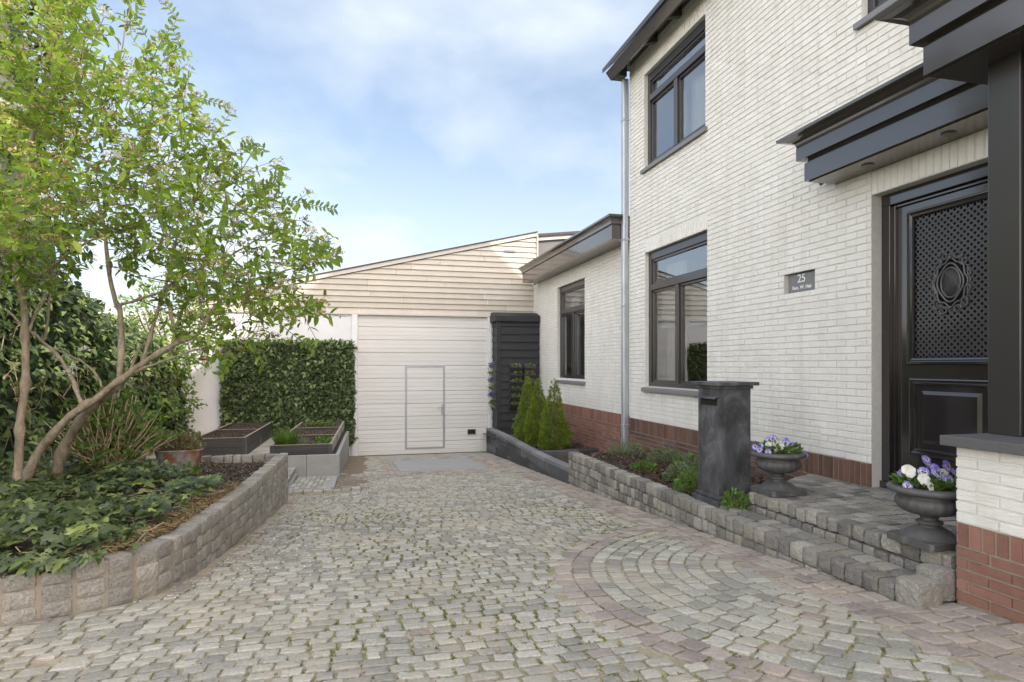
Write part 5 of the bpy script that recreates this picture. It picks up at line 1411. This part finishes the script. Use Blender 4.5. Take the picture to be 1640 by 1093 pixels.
# ground ivy in the bed
gi = MB()
N_ = 7600
pts = []
while len(pts) < N_:
    y = random.uniform(3.45, 7.3); x = random.uniform(-4.6, left_x(max(y, 3.2))-.02)
    # keep the bare strip with dry ivy along the drive side, and the open soil at the back right
    lim = left_x(max(y, 3.6))-.10-(max(0, min(1, (y-4.0)/.4))*.14)*(1.3-.2*y/5)
    if y > 4.0 and x > lim+random.uniform(-.05,.05): continue
    if y < 4.0 and x > -1.42: 
        if random.random() < .75: continue
    if y > 5.75+(-x-1.0)*1.15+.12*math.sin(x*5): continue
    if x < -4.4 and random.random() < .5: continue
    pts.append((x, y))
pts = np.array(pts)
def ivz(x, y): return -1.10+.10+.07*np.sin(x*3.3+1)*np.cos(y*2.9)+.05*np.sin(x*8)*np.sin(y*7)
edge = np.clip((pts[:,1]-3.45)/.5, 0, 1)
zz = ivz(pts[:,0], pts[:,1])*1+(RNG.random(N_)*.10-.06)-.07*(1-edge)
P_ = np.stack([pts[:,0], pts[:,1], zz], 1)
a = RNG.random(N_)*6.283
D = np.stack([np.cos(a), np.sin(a)-.5, -.25+.25*RNG.normal(size=N_)], 1); Nn = np.stack([RNG.normal(size=N_)*.32, -.35+RNG.normal(size=N_)*.32, np.ones(N_)], 1)
gio = thing('ground_ivy', 'carpet of large dark ivy leaves behind the curved granite wall', 'ivy', (-2.2, 4.8, -1.1))
leaf_mesh('leaves', P_, D, Nn, .074*(.5+.85*RNG.random(N_)), LEAF_IVY, M['ivyg'], gio, np.clip(RNG.random(N_)**1.1, 0, 1))
# trailing leaves over the front edge
n = 260; s_ = RNG.random(n)*2.6; e_ = np.array([tuple(at_len(3.0+q*1.0)) for q in s_]) if False else np.array([(-3.6+1.95*q/2.6*1.15, 3.4+.30*q/2.6) for q in s_])
P_ = np.stack([e_[:,0], e_[:,1]+.05+.10*RNG.random(n), -1.05+.04*RNG.random(n)], 1); D = np.stack([RNG.normal(size=n)*.5, -1+RNG.normal(size=n)*.3, -.7+RNG.normal(size=n)*.3], 1)
leaf_mesh('trailing_leaves', P_, D, np.stack([RNG.normal(size=n)*.3, -.7+RNG.normal(size=n)*.3, np.ones(n)], 1), .075*(.6+.7*RNG.random(n)), LEAF_IVY, M['ivyg'], gio, RNG.random(n))
mb = MB()
for k in range(160):
    y = random.uniform(3.5, 5.6); x = random.uniform(-4, bed_x(y)+.02); pts_ = [(x, y, -1.06)]; aa = random.random()*6.28
    for q in range(4): aa += random.uniform(-.6,.6); pts_.append((pts_[-1][0]+.09*math.cos(aa), pts_[-1][1]+.09*math.sin(aa), -1.06+random.uniform(0,.05)))
    if pts_[-1][0] > left_x(max(3.6, pts_[-1][1]))-.10: continue
    mb.tube(pts_, .0028, 4)
mb.build('runners', M['cane'], gio)
# dry ivy litter along the wall edge
n = 1700; y = 3.9+2.0*RNG.random(n)**1.1; x = np.array([left_x(q) for q in y])-.10-.20*RNG.random(n)**1.2
P_ = np.stack([x, y, -1.085+.05*RNG.random(n)], 1)
o = leaf_mesh('dry_litter', P_, RNG.normal(size=(n,3))*np.array([1,1,.35]), rand_dirs(n,.6), .05*(.5+.9*RNG.random(n)), BLADE, M['dry'], None, RNG.random(n)); tag(o, 'dry straw coloured litter along the inner edge of the curved granite wall', 'dry leaves', kind='stuff')

# ------------------------------------------------------------------ the viburnum tree
FPX, HZN = 980.0, 585.5
def at(u, v, Y):
    """world point on the plane y = Y seen in direction (u, v) of the survey photograph"""
    r = (u-820)/FPX; d = Y/(CY-SY*r); return Vector((d*(CY*r+SY), Y, -(v-HZN)*d/FPX))
random.seed(21)
tree = thing('viburnum_tree', 'multi stemmed leaning tree with bright green leaves and white flower clusters', 'tree', (-2.75, 6.1, -1.08))
tb = MB(); nodes = []                                     # nodes for attaching branches
def limb(pts, r0, r1, knob=True):
    P3 = [at(*p) for p in pts]
    # resample with a little wander
    out_ = [P3[0]]
    for a, b in zip(P3[:-1], P3[1:]):
        k = max(2, int((b-a).length/.07))
        for i in range(1, k+1): out_.append(a+(b-a)*i/k)
    # smooth
    for _ in range(2): out_ = [out_[0]]+[(out_[i-1]+out_[i]*2+out_[i+1])/4 for i in range(1, len(out_)-1)]+[out_[-1]]
    n = len(out_); rad = []
    for i in range(n):
        t = i/(n-1); r_ = (r0+(r1-r0)*t)*.68
        if knob: r_ *= 1+.10*random.random()+(.40 if i % 5 == 3 else 0)
        rad.append(r_)
        out_[i] = out_[i]+Vector((random.uniform(-1,1), random.uniform(-1,1), random.uniform(-1,1)))*.005
    tb.tube(out_, rad, 10)
    for p, r_ in zip(out_, rad): nodes.append((p, r_))
limb([(30,800,6.1),(31,690,6.05),(42,600,6.0),(40,540,6.0),(37,480,5.95),(27,440,5.9),(21,385,5.9),(27,315,5.85),(40,262,5.8),(58,203,5.75)], .050, .024)
limb([(58,203,5.75),(66,184,5.7),(80,181,5.7),(115,177,5.6),(154,181,5.5),(200,190,5.4)], .018, .008)
limb([(66,184,5.7),(45,153,5.6),(12,124,5.5),(-20,100,5.5)], .018, .010)
limb([(66,184,5.7),(75,120,5.7),(60,60,5.6),(80,-20,5.5)], .014, .007)
limb([(38,467,5.95),(62,445,5.8),(92,420,5.6),(120,399,5.5),(149,384,5.4),(190,370,5.2)], .018, .009)
limb([(0,392,6.3),(28,420,6.3),(60,445,6.3),(80,452,6.3)], .02, .02)
limb([(47,530,6.0),(55,505,6.1),(72,475,6.2),(85,455,6.3),(95,430,6.4),(100,380,6.4)], .02, .010)
limb([(72,545,6.15),(76,510,6.2),(80,470,6.25)], .016, .012)
limb([(33,790,6.1),(50,745,6.0),(67,715,5.95),(80,702,5.9),(102,674,5.85),(125,655,5.8),(152,641,5.75),(170,625,5.7),(190,611,5.65),(228,582,5.6),(255,566,5.5),(281,549,5.45),(300,542,5.4),(316,538,5.4),(328,518,5.35),(345,490,5.3)], .052, .020)
limb([(90,765,6.3),(93,735,6.25),(104,712,6.2),(119,686,6.1),(135,665,6.0),(155,647,5.9),(173,630,5.8),(190,614,5.7)], .058, .040)
limb([(132,652,5.85),(118,610,6.0),(97,573,6.1),(70,549,6.2),(48,532,6.3),(20,505,6.4),(8,495,6.4)], .024, .013)
limb([(163,620,5.9),(157,600,6.0),(140,583,6.1),(110,570,6.2),(80,555,6.3)], .013, .009)
limb([(191,608,5.65),(193,575,5.7),(195,540,5.75),(194,505,5.75),(190,491,5.75),(181,474,5.75),(174,440,5.7),(171,398,5.7),(165,350,5.7),(150,300,5.7),(158,262,5.6)], .034, .012)
limb([(192,489,5.75),(210,484,5.7),(232,478,5.6),(260,468,5.5),(285,462,5.4)], .016, .010)
limb([(228,580,5.6),(235,555,5.6),(243,530,5.6),(252,500,5.6),(260,474,5.55),(270,440,5.5),(279,398,5.5),(290,340,5.4),(285,290,5.3)], .022, .009)
limb([(262,470,5.5),(275,450,5.4),(300,440,5.3),(330,425,5.2),(370,410,5.1),(410,385,5.1)], .016, .008)
limb([(281,549,5.45),(277,515,5.45),(269,478,5.5),(262,472,5.5)], .018, .015)
limb([(205,603,5.7),(222,594,5.6),(252,582,5.4),(275,574,5.3),(296,566,5.2),(330,556,5.1)], .018, .008)
limb([(205,600,5.75),(212,585,5.8),(218,568,5.85),(226,552,5.9)], .015, .012)
limb([(345,490,5.3),(370,465,5.2),(405,450,5.1),(440,440,5.0),(470,430,5.0)], .014, .006)
limb([(328,518,5.35),(318,480,5.4),(320,440,5.4),(340,390,5.3),(360,340,5.3)], .014, .007)
limb([(154,181,5.5),(180,140,5.4),(195,90,5.3),(200,40,5.2),(215,-10,5.2)], .009, .004)
limb([(279,398,5.5),(310,350,5.4),(350,310,5.3),(390,270,5.2),(408,240,5.2)], .010, .004)
# crown outline traced as seen, filled through its own depth
CROWN_POLY = [(-90,-90),(250,-90),(262,-10),(236,60),(262,72),(300,95),(310,118),(322,150),(352,165),(325,185),(318,200),(312,222),(352,232),(388,226),(418,246),(405,262),(428,285),(456,300),(462,312),(490,330),(480,352),(500,372),(534,400),(528,425),(505,440),(518,470),(506,500),(500,535),(470,545),(440,540),(400,560),(360,562),(332,582),(300,560),(262,520),(235,500),(225,470),(210,455),(165,470),(140,462),(128,420),(150,396),(118,410),(110,470),(60,480),(30,500),(-20,520),(-90,540)]
def inpoly(u, v, poly):
    c = False; n = len(poly)
    for i in range(n):
        (x1, y1), (x2, y2) = poly[i], poly[(i+1) % n]
        if (y1 > v) != (y2 > v) and u < (x2-x1)*(v-y1)/(y2-y1)+x1: c = not c
    return c
def edge_dist(u, v, poly):
    best = 1e9; n = len(poly)
    for i in range(n):
        (x1, y1), (x2, y2) = poly[i], poly[(i+1) % n]; dx, dy = x2-x1, y2-y1
        t = max(0, min(1, ((u-x1)*dx+(v-y1)*dy)/(dx*dx+dy*dy))); best = min(best, math.hypot(u-x1-t*dx, v-y1-t*dy))
    return best
centres = []; tries = 0
while len(centres) < 390 and tries < 20000:
    tries += 1; u, v = random.uniform(-80, 540), random.uniform(-80, 585)
    if not inpoly(u, v, CROWN_POLY): continue
    ed = edge_dist(u, v, CROWN_POLY)
    if ed < 14: continue
    if math.hypot((u-150)/42, (v-425)/42) < 1: continue
    if v < 110 and u > 150 and random.random() < .55: continue
    if v > 470 and u < 230 and random.random() < .75: continue
    Y = 5.45+random.gauss(0, .55)*(.35+min(1, ed/90))-.0009*(u-200)
    Y = max(4.2, min(7.0, Y)); p = at(u, v, Y)
    if any((p-q).length < .125 for q in centres): continue
    centres.append(p)
base = Vector((-2.3, 5.8, -.2))
centres.sort(key=lambda p: (p-base).length)
grow = [(n_[0], n_[1]) for n_ in nodes if n_[0].z > -.45]
root_pt = Vector((-2.4, 5.8, -.6)); twigs = []
br = MB()
for p in centres:
    best = None; bd = 1e9
    for q, r_ in grow:
        dd = (p-q).length+.35*max(0, (q-root_pt).length-(p-root_pt).length)+ (.5 if q.z > p.z+.25 else 0)
        if dd < bd: bd, best = dd, (q, r_)
    q, r_ = best; L = (p-q).length
    if L > .85: continue
    mid = (p+q)/2+Vector((random.uniform(-.1,.1), random.uniform(-.1,.1), -.10*L))*1
    r0 = min(r_*.75, .0035+.010*min(1, L)); pts_ = []
    k = 6
    for i in range(k+1):
        t = i/k; pts_.append(q*(1-t)**2+mid*2*t*(1-t)+p*t*t)
    br.tube(pts_, [r0+(max(.0025, r0*.45)-r0)*i/k for i in range(k+1)], 5)
    for pt in pts_[2:]: grow.append((pt, max(.003, r0*.55)))
    d0 = (p-mid).normalized(); twigs.append((p, d0))
LP, LD, LN, LS, LR = [], [], [], [], []; fl_b, fl_w = [], []
for p, d0 in twigs:
    nt_ = random.randint(3, 6)
    for k in range(nt_):
        d = (d0*.6+Vector((random.gauss(0,.7), random.gauss(0,.7), random.gauss(.25,.55)))).normalized()
        L = random.uniform(.13, .30); nL = random.randint(3, 5); pts_ = [p+Vector((random.gauss(0,.02),)*3)]
        side = d.cross(Vector((0,0,1)))
        if side.length < .1: side = Vector((1,0,0))
        side.normalize()
        for i in range(1, nL+1):
            d = (d+Vector((random.gauss(0,.12), random.gauss(0,.12), .05))).normalized(); pts_.append(pts_[-1]+d*L/nL)
            sd = side if i % 2 else side.cross(d).normalized()
            for sg in (-1, 1):
                ld = (sd*sg+d*.45+Vector((0,0,-.25))+Vector((random.gauss(0,.25), random.gauss(0,.25), random.gauss(0,.25)))).normalized()
                LP.append(pts_[-1]); LD.append(ld); LN.append(Vector((random.gauss(0,.5), random.gauss(0,.5), 1))); LS.append(random.choice((.035,.05,.065,.08,.095))*random.uniform(.85,1.1)); LR.append(random.random()**1.2)
        br.tube(pts_, [.0028]+[.0020]*(nL), 4, cap=False)
        if random.random() < .42: fl_b.append(pts_[-1]+d*.015)
        elif random.random() < .035: fl_w.append(pts_[-1]+d*.02)
# outlying sprigs against the sky
for sp in ([(318,200,5.2),(345,215,5.2),(370,180,5.2)], [(300,150,5.2),(330,160,5.2),(362,172,5.2)], [(455,320,5.1),(490,326,5.1),(515,332,5.1),(538,336,5.1)], [(405,300,5.2),(430,294,5.2),(452,292,5.2)], [(500,395,5.1),(518,400,5.1),(540,408,5.1)],
           [(235,60,5.2),(215,30,5.2),(228,8,5.2),(205,-10,5.2)], [(236,110,5.2),(262,60,5.2),(285,30,5.2),(262,5,5.2)], [(265,90,5.2),(290,75,5.2),(276,46,5.2)], [(370,560,5.0),(365,585,5.0),(350,602,5.0)], [(450,520,5.0),(480,545,5.0),(505,560,5.0)], [(385,240,5.1),(405,228,5.1),(422,245,5.1)]):
    P3 = [at(*q) for q in sp]; br.tube(P3, .0028, 4)
    for a, b in zip(P3[:-1], P3[1:]):
        d = (b-a).normalized(); k = 4
        for i in range(k):
            c = a+(b-a)*(i+.5)/k; s_ = d.cross(Vector((0,-1,.2))).normalized()
            for sg in (-1, 1):
                LP.append(c); LD.append((s_*sg+d*.6+Vector((random.gauss(0,.2), random.gauss(0,.2), random.gauss(0,.2)))).normalized()); LN.append(Vector((random.gauss(0,.4), -1, .5))); LS.append(random.uniform(.04, .07)); LR.append(random.random()*.6)
    if random.random() < .7: fl_b.append(P3[-1])
for q in [(497,383,4.95),(500,372,5.0),(455,287,5.1),(410,300,5.1),(398,278,5.1),(452,358,5.0),(445,350,5.0),(30,175,5.0),(5,170,5.0),(75,318,5.1),(342,288,5.1),(283,300,5.1),(135,562,5.9),(118,592,6.0),(108,600,6.0),(345,248,5.2),(468,462,5.0)]: fl_w.append(at(*q))
trunk = tb.build('trunk', M['bark'], tree, smooth=True)
br.build('branches', M['twig'], tree, smooth=True)
tov = lambda L: np.array([tuple(v) for v in L])
leaf_mesh('crown', tov(LP), tov(LD), tov(LN), np.array(LS), LEAF_OVAL, M['viburnum'], tree, np.array(LR))
print('viburnum leaves', len(LP))
def corymb(cs, n, r_, size, mat, name):
    P_ = []; D = []
    for c in cs:
        v = RNG.normal(size=(n,3)); v /= np.linalg.norm(v, axis=1, keepdims=True); v[:,2] = np.abs(v[:,2])*.8
        P_.append(np.array(c)+v*r_*(.7+.4*RNG.random((n,1)))); D.append(v+RNG.normal(size=(n,3))*.6)
    P_ = np.concatenate(P_); D = np.concatenate(D); return leaf_mesh(name, P_, D, rand_dirs(len(P_)), size*(.7+.6*RNG.random(len(P_))), LEAF_SIMPLE, mat, tree)
corymb(fl_b, 30, .034, .020, M['budd'], 'flower_buds'); corymb(fl_w, 60, .036, .020, M['whitef'], 'blossom')

# ------------------------------------------------------------------ hydrangea style shrub of bare canes
sh = thing('deciduous_shrub', 'shrub of straw coloured canes with fresh green leaves under the flowering tree', 'shrub', (-2.45, 6.95, -1.1))
mb = MB(); LP, LD, LS = [], [], []
for k in range(150):
    a = random.random()*6.283; q = random.random()**.5; bx, by = -2.42+.10*q*math.cos(a), 6.95+.10*q*math.sin(a)
    lean = .15+.75*random.random(); aa = random.uniform(0, 6.283); H = random.uniform(.45, 1.0)*(1.05-.35*lean)
    dx, dy = lean*.62*math.cos(aa), lean*.40*math.sin(aa); pts_ = []
    for i in range(6):
        t = i/5; pts_.append((bx+dx*t**1.1+.02*math.sin(t*7+k), by+dy*t**1.1, -1.14+H*t-.08*t*t*lean))
    mb.tube(pts_, [.008,.0075,.007,.006,.005,.003], 5, random.random())
    for i in range(2, 6):
        if random.random() < .62:
            for _ in range(3):
                LP.append(pts_[i]); LD.append((random.gauss(0,.7), random.gauss(0,.7), random.gauss(.25,.4))); LS.append(random.uniform(.05, .09))
    for _ in range(4): LP.append(pts_[-1]); LD.append((random.gauss(0,.7), random.gauss(0,.7), random.gauss(.3,.4))); LS.append(random.uniform(.05, .085))
mb.build('canes', M['cane'], sh, smooth=True)
leaf_mesh('leaves', np.array(LP), np.array(LD), rand_dirs(len(LP), 1.6), np.array(LS), LEAF_OVAL, M['bright'], sh)
for i, (x, y, lab) in enumerate(((-1.95, 6.35, 'small pale green seedling on bare soil behind the ivy carpet'), (-1.62, 6.6, 'low yellow green young plant on bare soil near the granite wall corner'))):
    small_plant('seedling', lab, 'plant', (x, y, -1.1), .12, .12, 60, .06, 'ivyy', LEAF_OVAL)

# rusty tub
tub = thing('zinc_tub', 'rusty oval zinc tub of dry brown plants behind the ivy carpet', 'tub', (-1.88, 7.35, -1.1))
mb = MB(); n = 36; prof = [(.80,-1.12),(.84,-1.10),(.95,-.97),(1.0,-.93),(1.03,-.925),(1.03,-.912),(.98,-.912),(.96,-.95)]
vs = []
for r_, z in prof:
    for j in range(n):
        a = 2*math.pi*j/n; c, s_ = math.cos(a), math.sin(a); e = .7
        vs.append((-1.88+.235*r_*math.copysign(abs(c)**e, c), 7.35+.13*r_*math.copysign(abs(s_)**e, s_), z))
fs = [(i*n+j, i*n+(j+1) % n, (i+1)*n+(j+1) % n, (i+1)*n+j) for i in range(len(prof)-1) for j in range(n)]
mb.add(vs, fs); mb.build('tub_body', M['rust'], tub, smooth=True)
mb = MB(); mb.lathe([(0,0),(.5,0),(1,0)], 24); mb.v = [(-1.88+x*.21, 7.35+y*.11, -.945) for x, y, z in mb.v]; mb.build('soil', M['soil'], tub)
n = 900; P_ = np.stack([-1.88+(RNG.random(n)-.5)*.42, 7.35+(RNG.random(n)-.5)*.22, -.94+.16*RNG.random(n)], 1); D = RNG.normal(size=(n,3))*.5+np.array([0,0,.9])
leaf_mesh('dry_stems', P_, D, rand_dirs(n), .06+.05*RNG.random(n), BLADE, M['dry'], tub, RNG.random(n)*.7)
n = 350; P_ = np.stack([-1.88+(RNG.random(n)-.5)*.48, 7.35+(RNG.random(n)-.5)*.24, -.90+.17*RNG.random(n)], 1); leaf_mesh('foliage', P_, RNG.normal(size=(n,3))*.5+np.array([0,0,.6]), rand_dirs(n), .035+.03*RNG.random(n), LEAF_SIMPLE, M['sage'], tub)

# pot hanging by the white wall
hp = thing('clay_pot', 'small white pot with terracotta base near the end of the ivy hedge', 'pot', (-3.35, 13.6, .05))
c = at(327, 575, 12.2)
mb = MB(); mb.lathe([(.0,.01),(.05,.01),(.062,.03),(.085,.17),(.09,.185),(.08,.185),(.075,.16)], 24, tuple(c)); mb.build('pot_body', M['render'], hp, smooth=True)
mb = MB(); mb.lathe([(0,-.035),(.085,-.035),(.105,.0),(.11,.012),(.10,.012),(.085,-.012),(0,-.012)], 24, tuple(c)); mb.build('saucer', M['terracotta'], hp, smooth=True)
mb = MB(); mb.tube([tuple(c+Vector((0,0,.17))), tuple(c+Vector((-.1,.1,.6)))], .004, 5); mb.build('cord', M['twig'], hp)

# grass and seedlings in the raised bed
gt = thing('grass_tuft', 'tuft of long green grass in the near corner of the raised bed', 'grass', (-1.16, 10.75, -1.3))
n = 420; a = RNG.random(n)*6.283; q = np.sqrt(RNG.random(n))*.13; P_ = np.stack([-1.14+q*1.1*np.cos(a), 10.72+q*np.sin(a), np.full(n, -1.33)], 1)
D = np.stack([np.cos(a)*.45*(q/.13), np.sin(a)*.45*(q/.13), .8+.3*RNG.random(n)], 1)+RNG.normal(size=(n,3))*.13
leaf_mesh('blades', P_, D, np.stack([np.cos(a), np.sin(a), np.full(n,.3)], 1), .20+.14*RNG.random(n), (np.array([(0,-.018,0),(0,.018,0),(.6,.013,.05),(.6,-.013,.05),(1,0,-.04)]), [(0,3,2,1),(3,4,2)]), M['grass'], gt)
small_plant('sage_plant', 'grey green rounded herb right of the grass tuft', 'herb', (-.92, 10.72, -1.33), .12, .15, 420, .04, 'sage', BLADE)
k = 0
for lab, x, y, w in (('light green seedlings in the farthest section of the right raised bed', -.80, 14.1, .30), ('tiny green seedlings in the nearest section of the right raised bed', -.55, 10.85, .12)):
    t = thing('seedlings', lab, 'plant', (x, y, -1.33)); n = 160
    P_ = np.stack([x+w*(RNG.random(n)*2-1), y+(RNG.random(n)-.5)*.25, -1.33+.09*RNG.random(n)], 1); leaf_mesh('leaves', P_, RNG.normal(size=(n,3))+np.array([0,0,.6]), rand_dirs(n), .045+.03*RNG.random(n), LEAF_OVAL, M['ivyy'], t)

# dark evergreen at the left edge
ev = thing('evergreen_tree', 'tall dark evergreen at the left edge behind the flowering tree', 'tree', (-4.75, 9.2, -1.6))
n = 6500; a = RNG.random(n)*6.283; z = -.5+6.6*RNG.random(n); rr = (1.45-.10*(z-1))*(.8+.25*np.sin(z*3+a*3))*(.75+.3*RNG.random(n))
P_ = np.stack([-4.85+rr*np.cos(a), 9.2+rr*np.sin(a), z], 1); D = np.stack([np.cos(a), np.sin(a), -.5+RNG.normal(size=n)*.4], 1)+RNG.normal(size=(n,3))*.5
leaf_mesh('crown', P_, D, rand_dirs(n, .8), .15*(.6+.7*RNG.random(n)), LEAF_OVAL, M['dark'], ev, RNG.random(n))
mb = MB(); mb.tube([(-4.85,9.2,-2),(-4.85,9.2,1.5),(-4.8,9.2,5.8)], [.16,.12,.04], 10)
mb.lathe([(0,-.6),(.8,-.4),(1.0,1),(.8,3.5),(.45,5.4),(0,6)], 14, (-4.85, 9.2, 0), lambda i, a: 1+.1*math.sin(a*5+i)); mb.build('trunk', M['dark'], ev)
# yellow green bush behind the hedge
yb = thing('golden_bush', 'yellow green bush behind the far end of the ivy hedge', 'shrub', (-3.75, 14.0, -1.8))
n = 2600; v = RNG.normal(size=(n,3)); v /= np.linalg.norm(v, axis=1, keepdims=True); P_ = np.array([-3.75,14.0,.75])+v*np.array([.85,.75,1.05])*(.75+.3*RNG.random((n,1)))*(1+.15*np.sin(v[:,0:1]*9+v[:,2:3]*7))
leaf_mesh('crown', P_, v+RNG.normal(size=(n,3))*.6, rand_dirs(n,.8), .08*(.7+.6*RNG.random(n)), LEAF_OVAL, M['ivyy'], yb, .3+.7*RNG.random(n))
mb = MB()
for k in range(9): mb.tube([(-3.75,14.0,-1.9),(-3.75+random.uniform(-.3,.3),14.0+random.uniform(-.3,.3),0),(-3.75+random.uniform(-.6,.6),14.0+random.uniform(-.5,.5),1.1)], [.04,.025,.01], 6)
mb.build('trunk', M['twig'], yb)

# ------------------------------------------------------------------ mustard chair inside the ground floor window
ch = thing('armchair', 'mustard high backed chair inside the ground floor window', 'chair', (4.85, 6.95, -.9))
mb = MB()
pts = [(-.30,-.6),(-.30,.16),(-.27,.20),(-.20,.215),(-.12,.24),(-.05,.28),(0,.295),(.05,.28),(.12,.24),(.20,.215),(.27,.20),(.30,.16),(.30,-.6)]
vs = [(4.62, 7.10+a, b) for a, b in pts]+[(4.74, 7.10+a, b) for a, b in pts]; n = len(pts)
mb.add(vs, [tuple(range(n)), tuple(range(n, 2*n))[::-1]]+[(i, (i+1) % n, n+(i+1) % n, n+i) for i in range(n)]); mb.build('backrest', M['mustard'], ch, bevel=.02)
mb = MB(); mb.box(4.74, 5.25, 6.82, 7.38, -.62, -.50); mb.build('seat', M['mustard'], ch, bevel=.02)
mb = MB()
for a in (4.66, 5.18):
    for b in (6.84, 7.32): mb.box(a, a+.04, b, b+.04, -1.05, -.62)
mb.build_each('leg', M['bwood'], ch)

# ------------------------------------------------------------------ moss, petals, litter
JT = np.array(JT); 
sel = []
for (x, y) in JT:
    if y > 8.5 or y < 1: continue
    dens = .5+.9*noise.noise(Vector((x*.9, y*.7, 9)))
    dens *= max(.06, min(1, (x+1.1)/1.0))*(1.0 if y < 5.5 else max(.1, 1-(y-5.5)/2.5))
    if x > 2.35: dens *= .35
    if random.random() < dens*.95: sel.append((x, y))
sel = np.array(sel); m = 22
ori = np.repeat(RNG.random(len(sel)) < .5, m); c = np.repeat(sel, m, 0)+RNG.normal(size=(len(sel)*m,2))*np.where(ori[:,None], np.array([[.026,.006]]), np.array([[.006,.024]]))
gz_ = np.array([g(q) for q in c[:,1]])
P_ = np.stack([c[:,0], c[:,1], gz_-.004+.006*RNG.random(len(c))], 1)
o = leaf_mesh('joint_moss', P_, RNG.normal(size=P_.shape)*np.array([1,1,.3])+np.array([0,0,.35]), rand_dirs(len(P_),1), .011+.011*RNG.random(len(P_)), LEAF_SIMPLE, M['moss'], None, np.clip(np.repeat(RNG.random(len(sel)), m)*.7+.3*RNG.random(len(P_)), 0, 1))
tag(o, 'moss and tiny weeds in the joints of the cobbled drive', 'moss', kind='stuff')
n = 2300; y = 3.9+6.5*RNG.random(n)**.9; x = np.array([left_x(min(q, 7.6)) for q in y])+.05+np.abs(RNG.normal(size=n))*.55
P_ = np.stack([x, y, np.array([g(q)+undul(p, q) for p, q in zip(x, y)])+.016], 1)
n2 = 700; x2 = -2.6+1.7*RNG.random(n2); y2 = 5.9+1.8*RNG.random(n2); P2 = np.stack([x2, y2, np.array([bedz(p, q) for p, q in zip(x2, y2)])+.03], 1)
P_ = np.concatenate([P_, P2])
o = leaf_mesh('fallen_petals', P_, RNG.normal(size=P_.shape)*np.array([1,1,.1]), np.tile([0.,0.,1.], (len(P_),1))+RNG.normal(size=P_.shape)*.2, .010+.010*RNG.random(len(P_)), (np.array([(0,0,0),(.5,.4,.02),(1,0,0),(.5,-.4,.02)]), [(0,3,2,1)]), M['whitef'])
tag(o, 'white petals fallen from the viburnum onto the drive and soil', 'petals', kind='stuff')
# bark mulch chips in the right-hand beds and dark bed
n = 5200; k1 = n*2//3
x = np.concatenate([2.98+1.2*RNG.random(k1), 3.1+1.2*RNG.random(n-k1)]); y = np.concatenate([4.5+3.5*RNG.random(k1), 10.8+3.5*RNG.random(n-k1)])
z = np.concatenate([np.full(k1, -1.225), -1.56-.03*(y[k1:]-10.7)])+.02*RNG.random(n)
o = leaf_mesh('bark_mulch', np.stack([x,y,z],1), RNG.normal(size=(n,3))*np.array([1,1,.35]), rand_dirs(n,1), .02+.03*RNG.random(n), (np.array([(0,-.2,0),(1,-.25,0),(1,.2,.05),(0,.25,0)]), [(0,1,2,3)]), varied('bark_chip', [(0,(.03,.018,.012)),(.7,(.075,.045,.03)),(1,(.15,.10,.07))], rough=.9, bstr=.2))
tag(o, 'dark brown bark mulch covering the beds along the house wall', 'mulch', kind='stuff')
# clods on the left soils
n = 3000; x = np.concatenate([-2.7+1.8*RNG.random(2000), -1.3+.85*RNG.random(500), -2.7+.75*RNG.random(500)]); y = np.concatenate([5.2+2.4*RNG.random(2000), 10.5+4*RNG.random(500), 11.8+2.8*RNG.random(500)])
z = np.array([bedz(p, q)+.012 for p, q in zip(x[:2000], y[:2000])]+[-1.325]*1000)
mb = MB()
for a, b, c_ in zip(x, y, z):
    if b < 7.6 and a > bed_x(b)-.03: continue
    s = random.uniform(.006, .018); stone(mb, (a, b, c_), (s, s, s*.7), rnd=random.random(), jit=.3, rd=.3, n=1)
o = mb.build('soil_clods', M['soil'], None); tag(o, 'crumbly clods on the dark soil of the beds', 'soil', kind='stuff')

# make everything consistent
for o in list(bpy.data.objects):
    if o.type == 'MESH' and o.parent is None and 'kind' not in o and 'label' not in o: o['kind'] = 'structure'
print('faces', sum(len(o.data.polygons) for o in bpy.data.objects if o.type == 'MESH'))
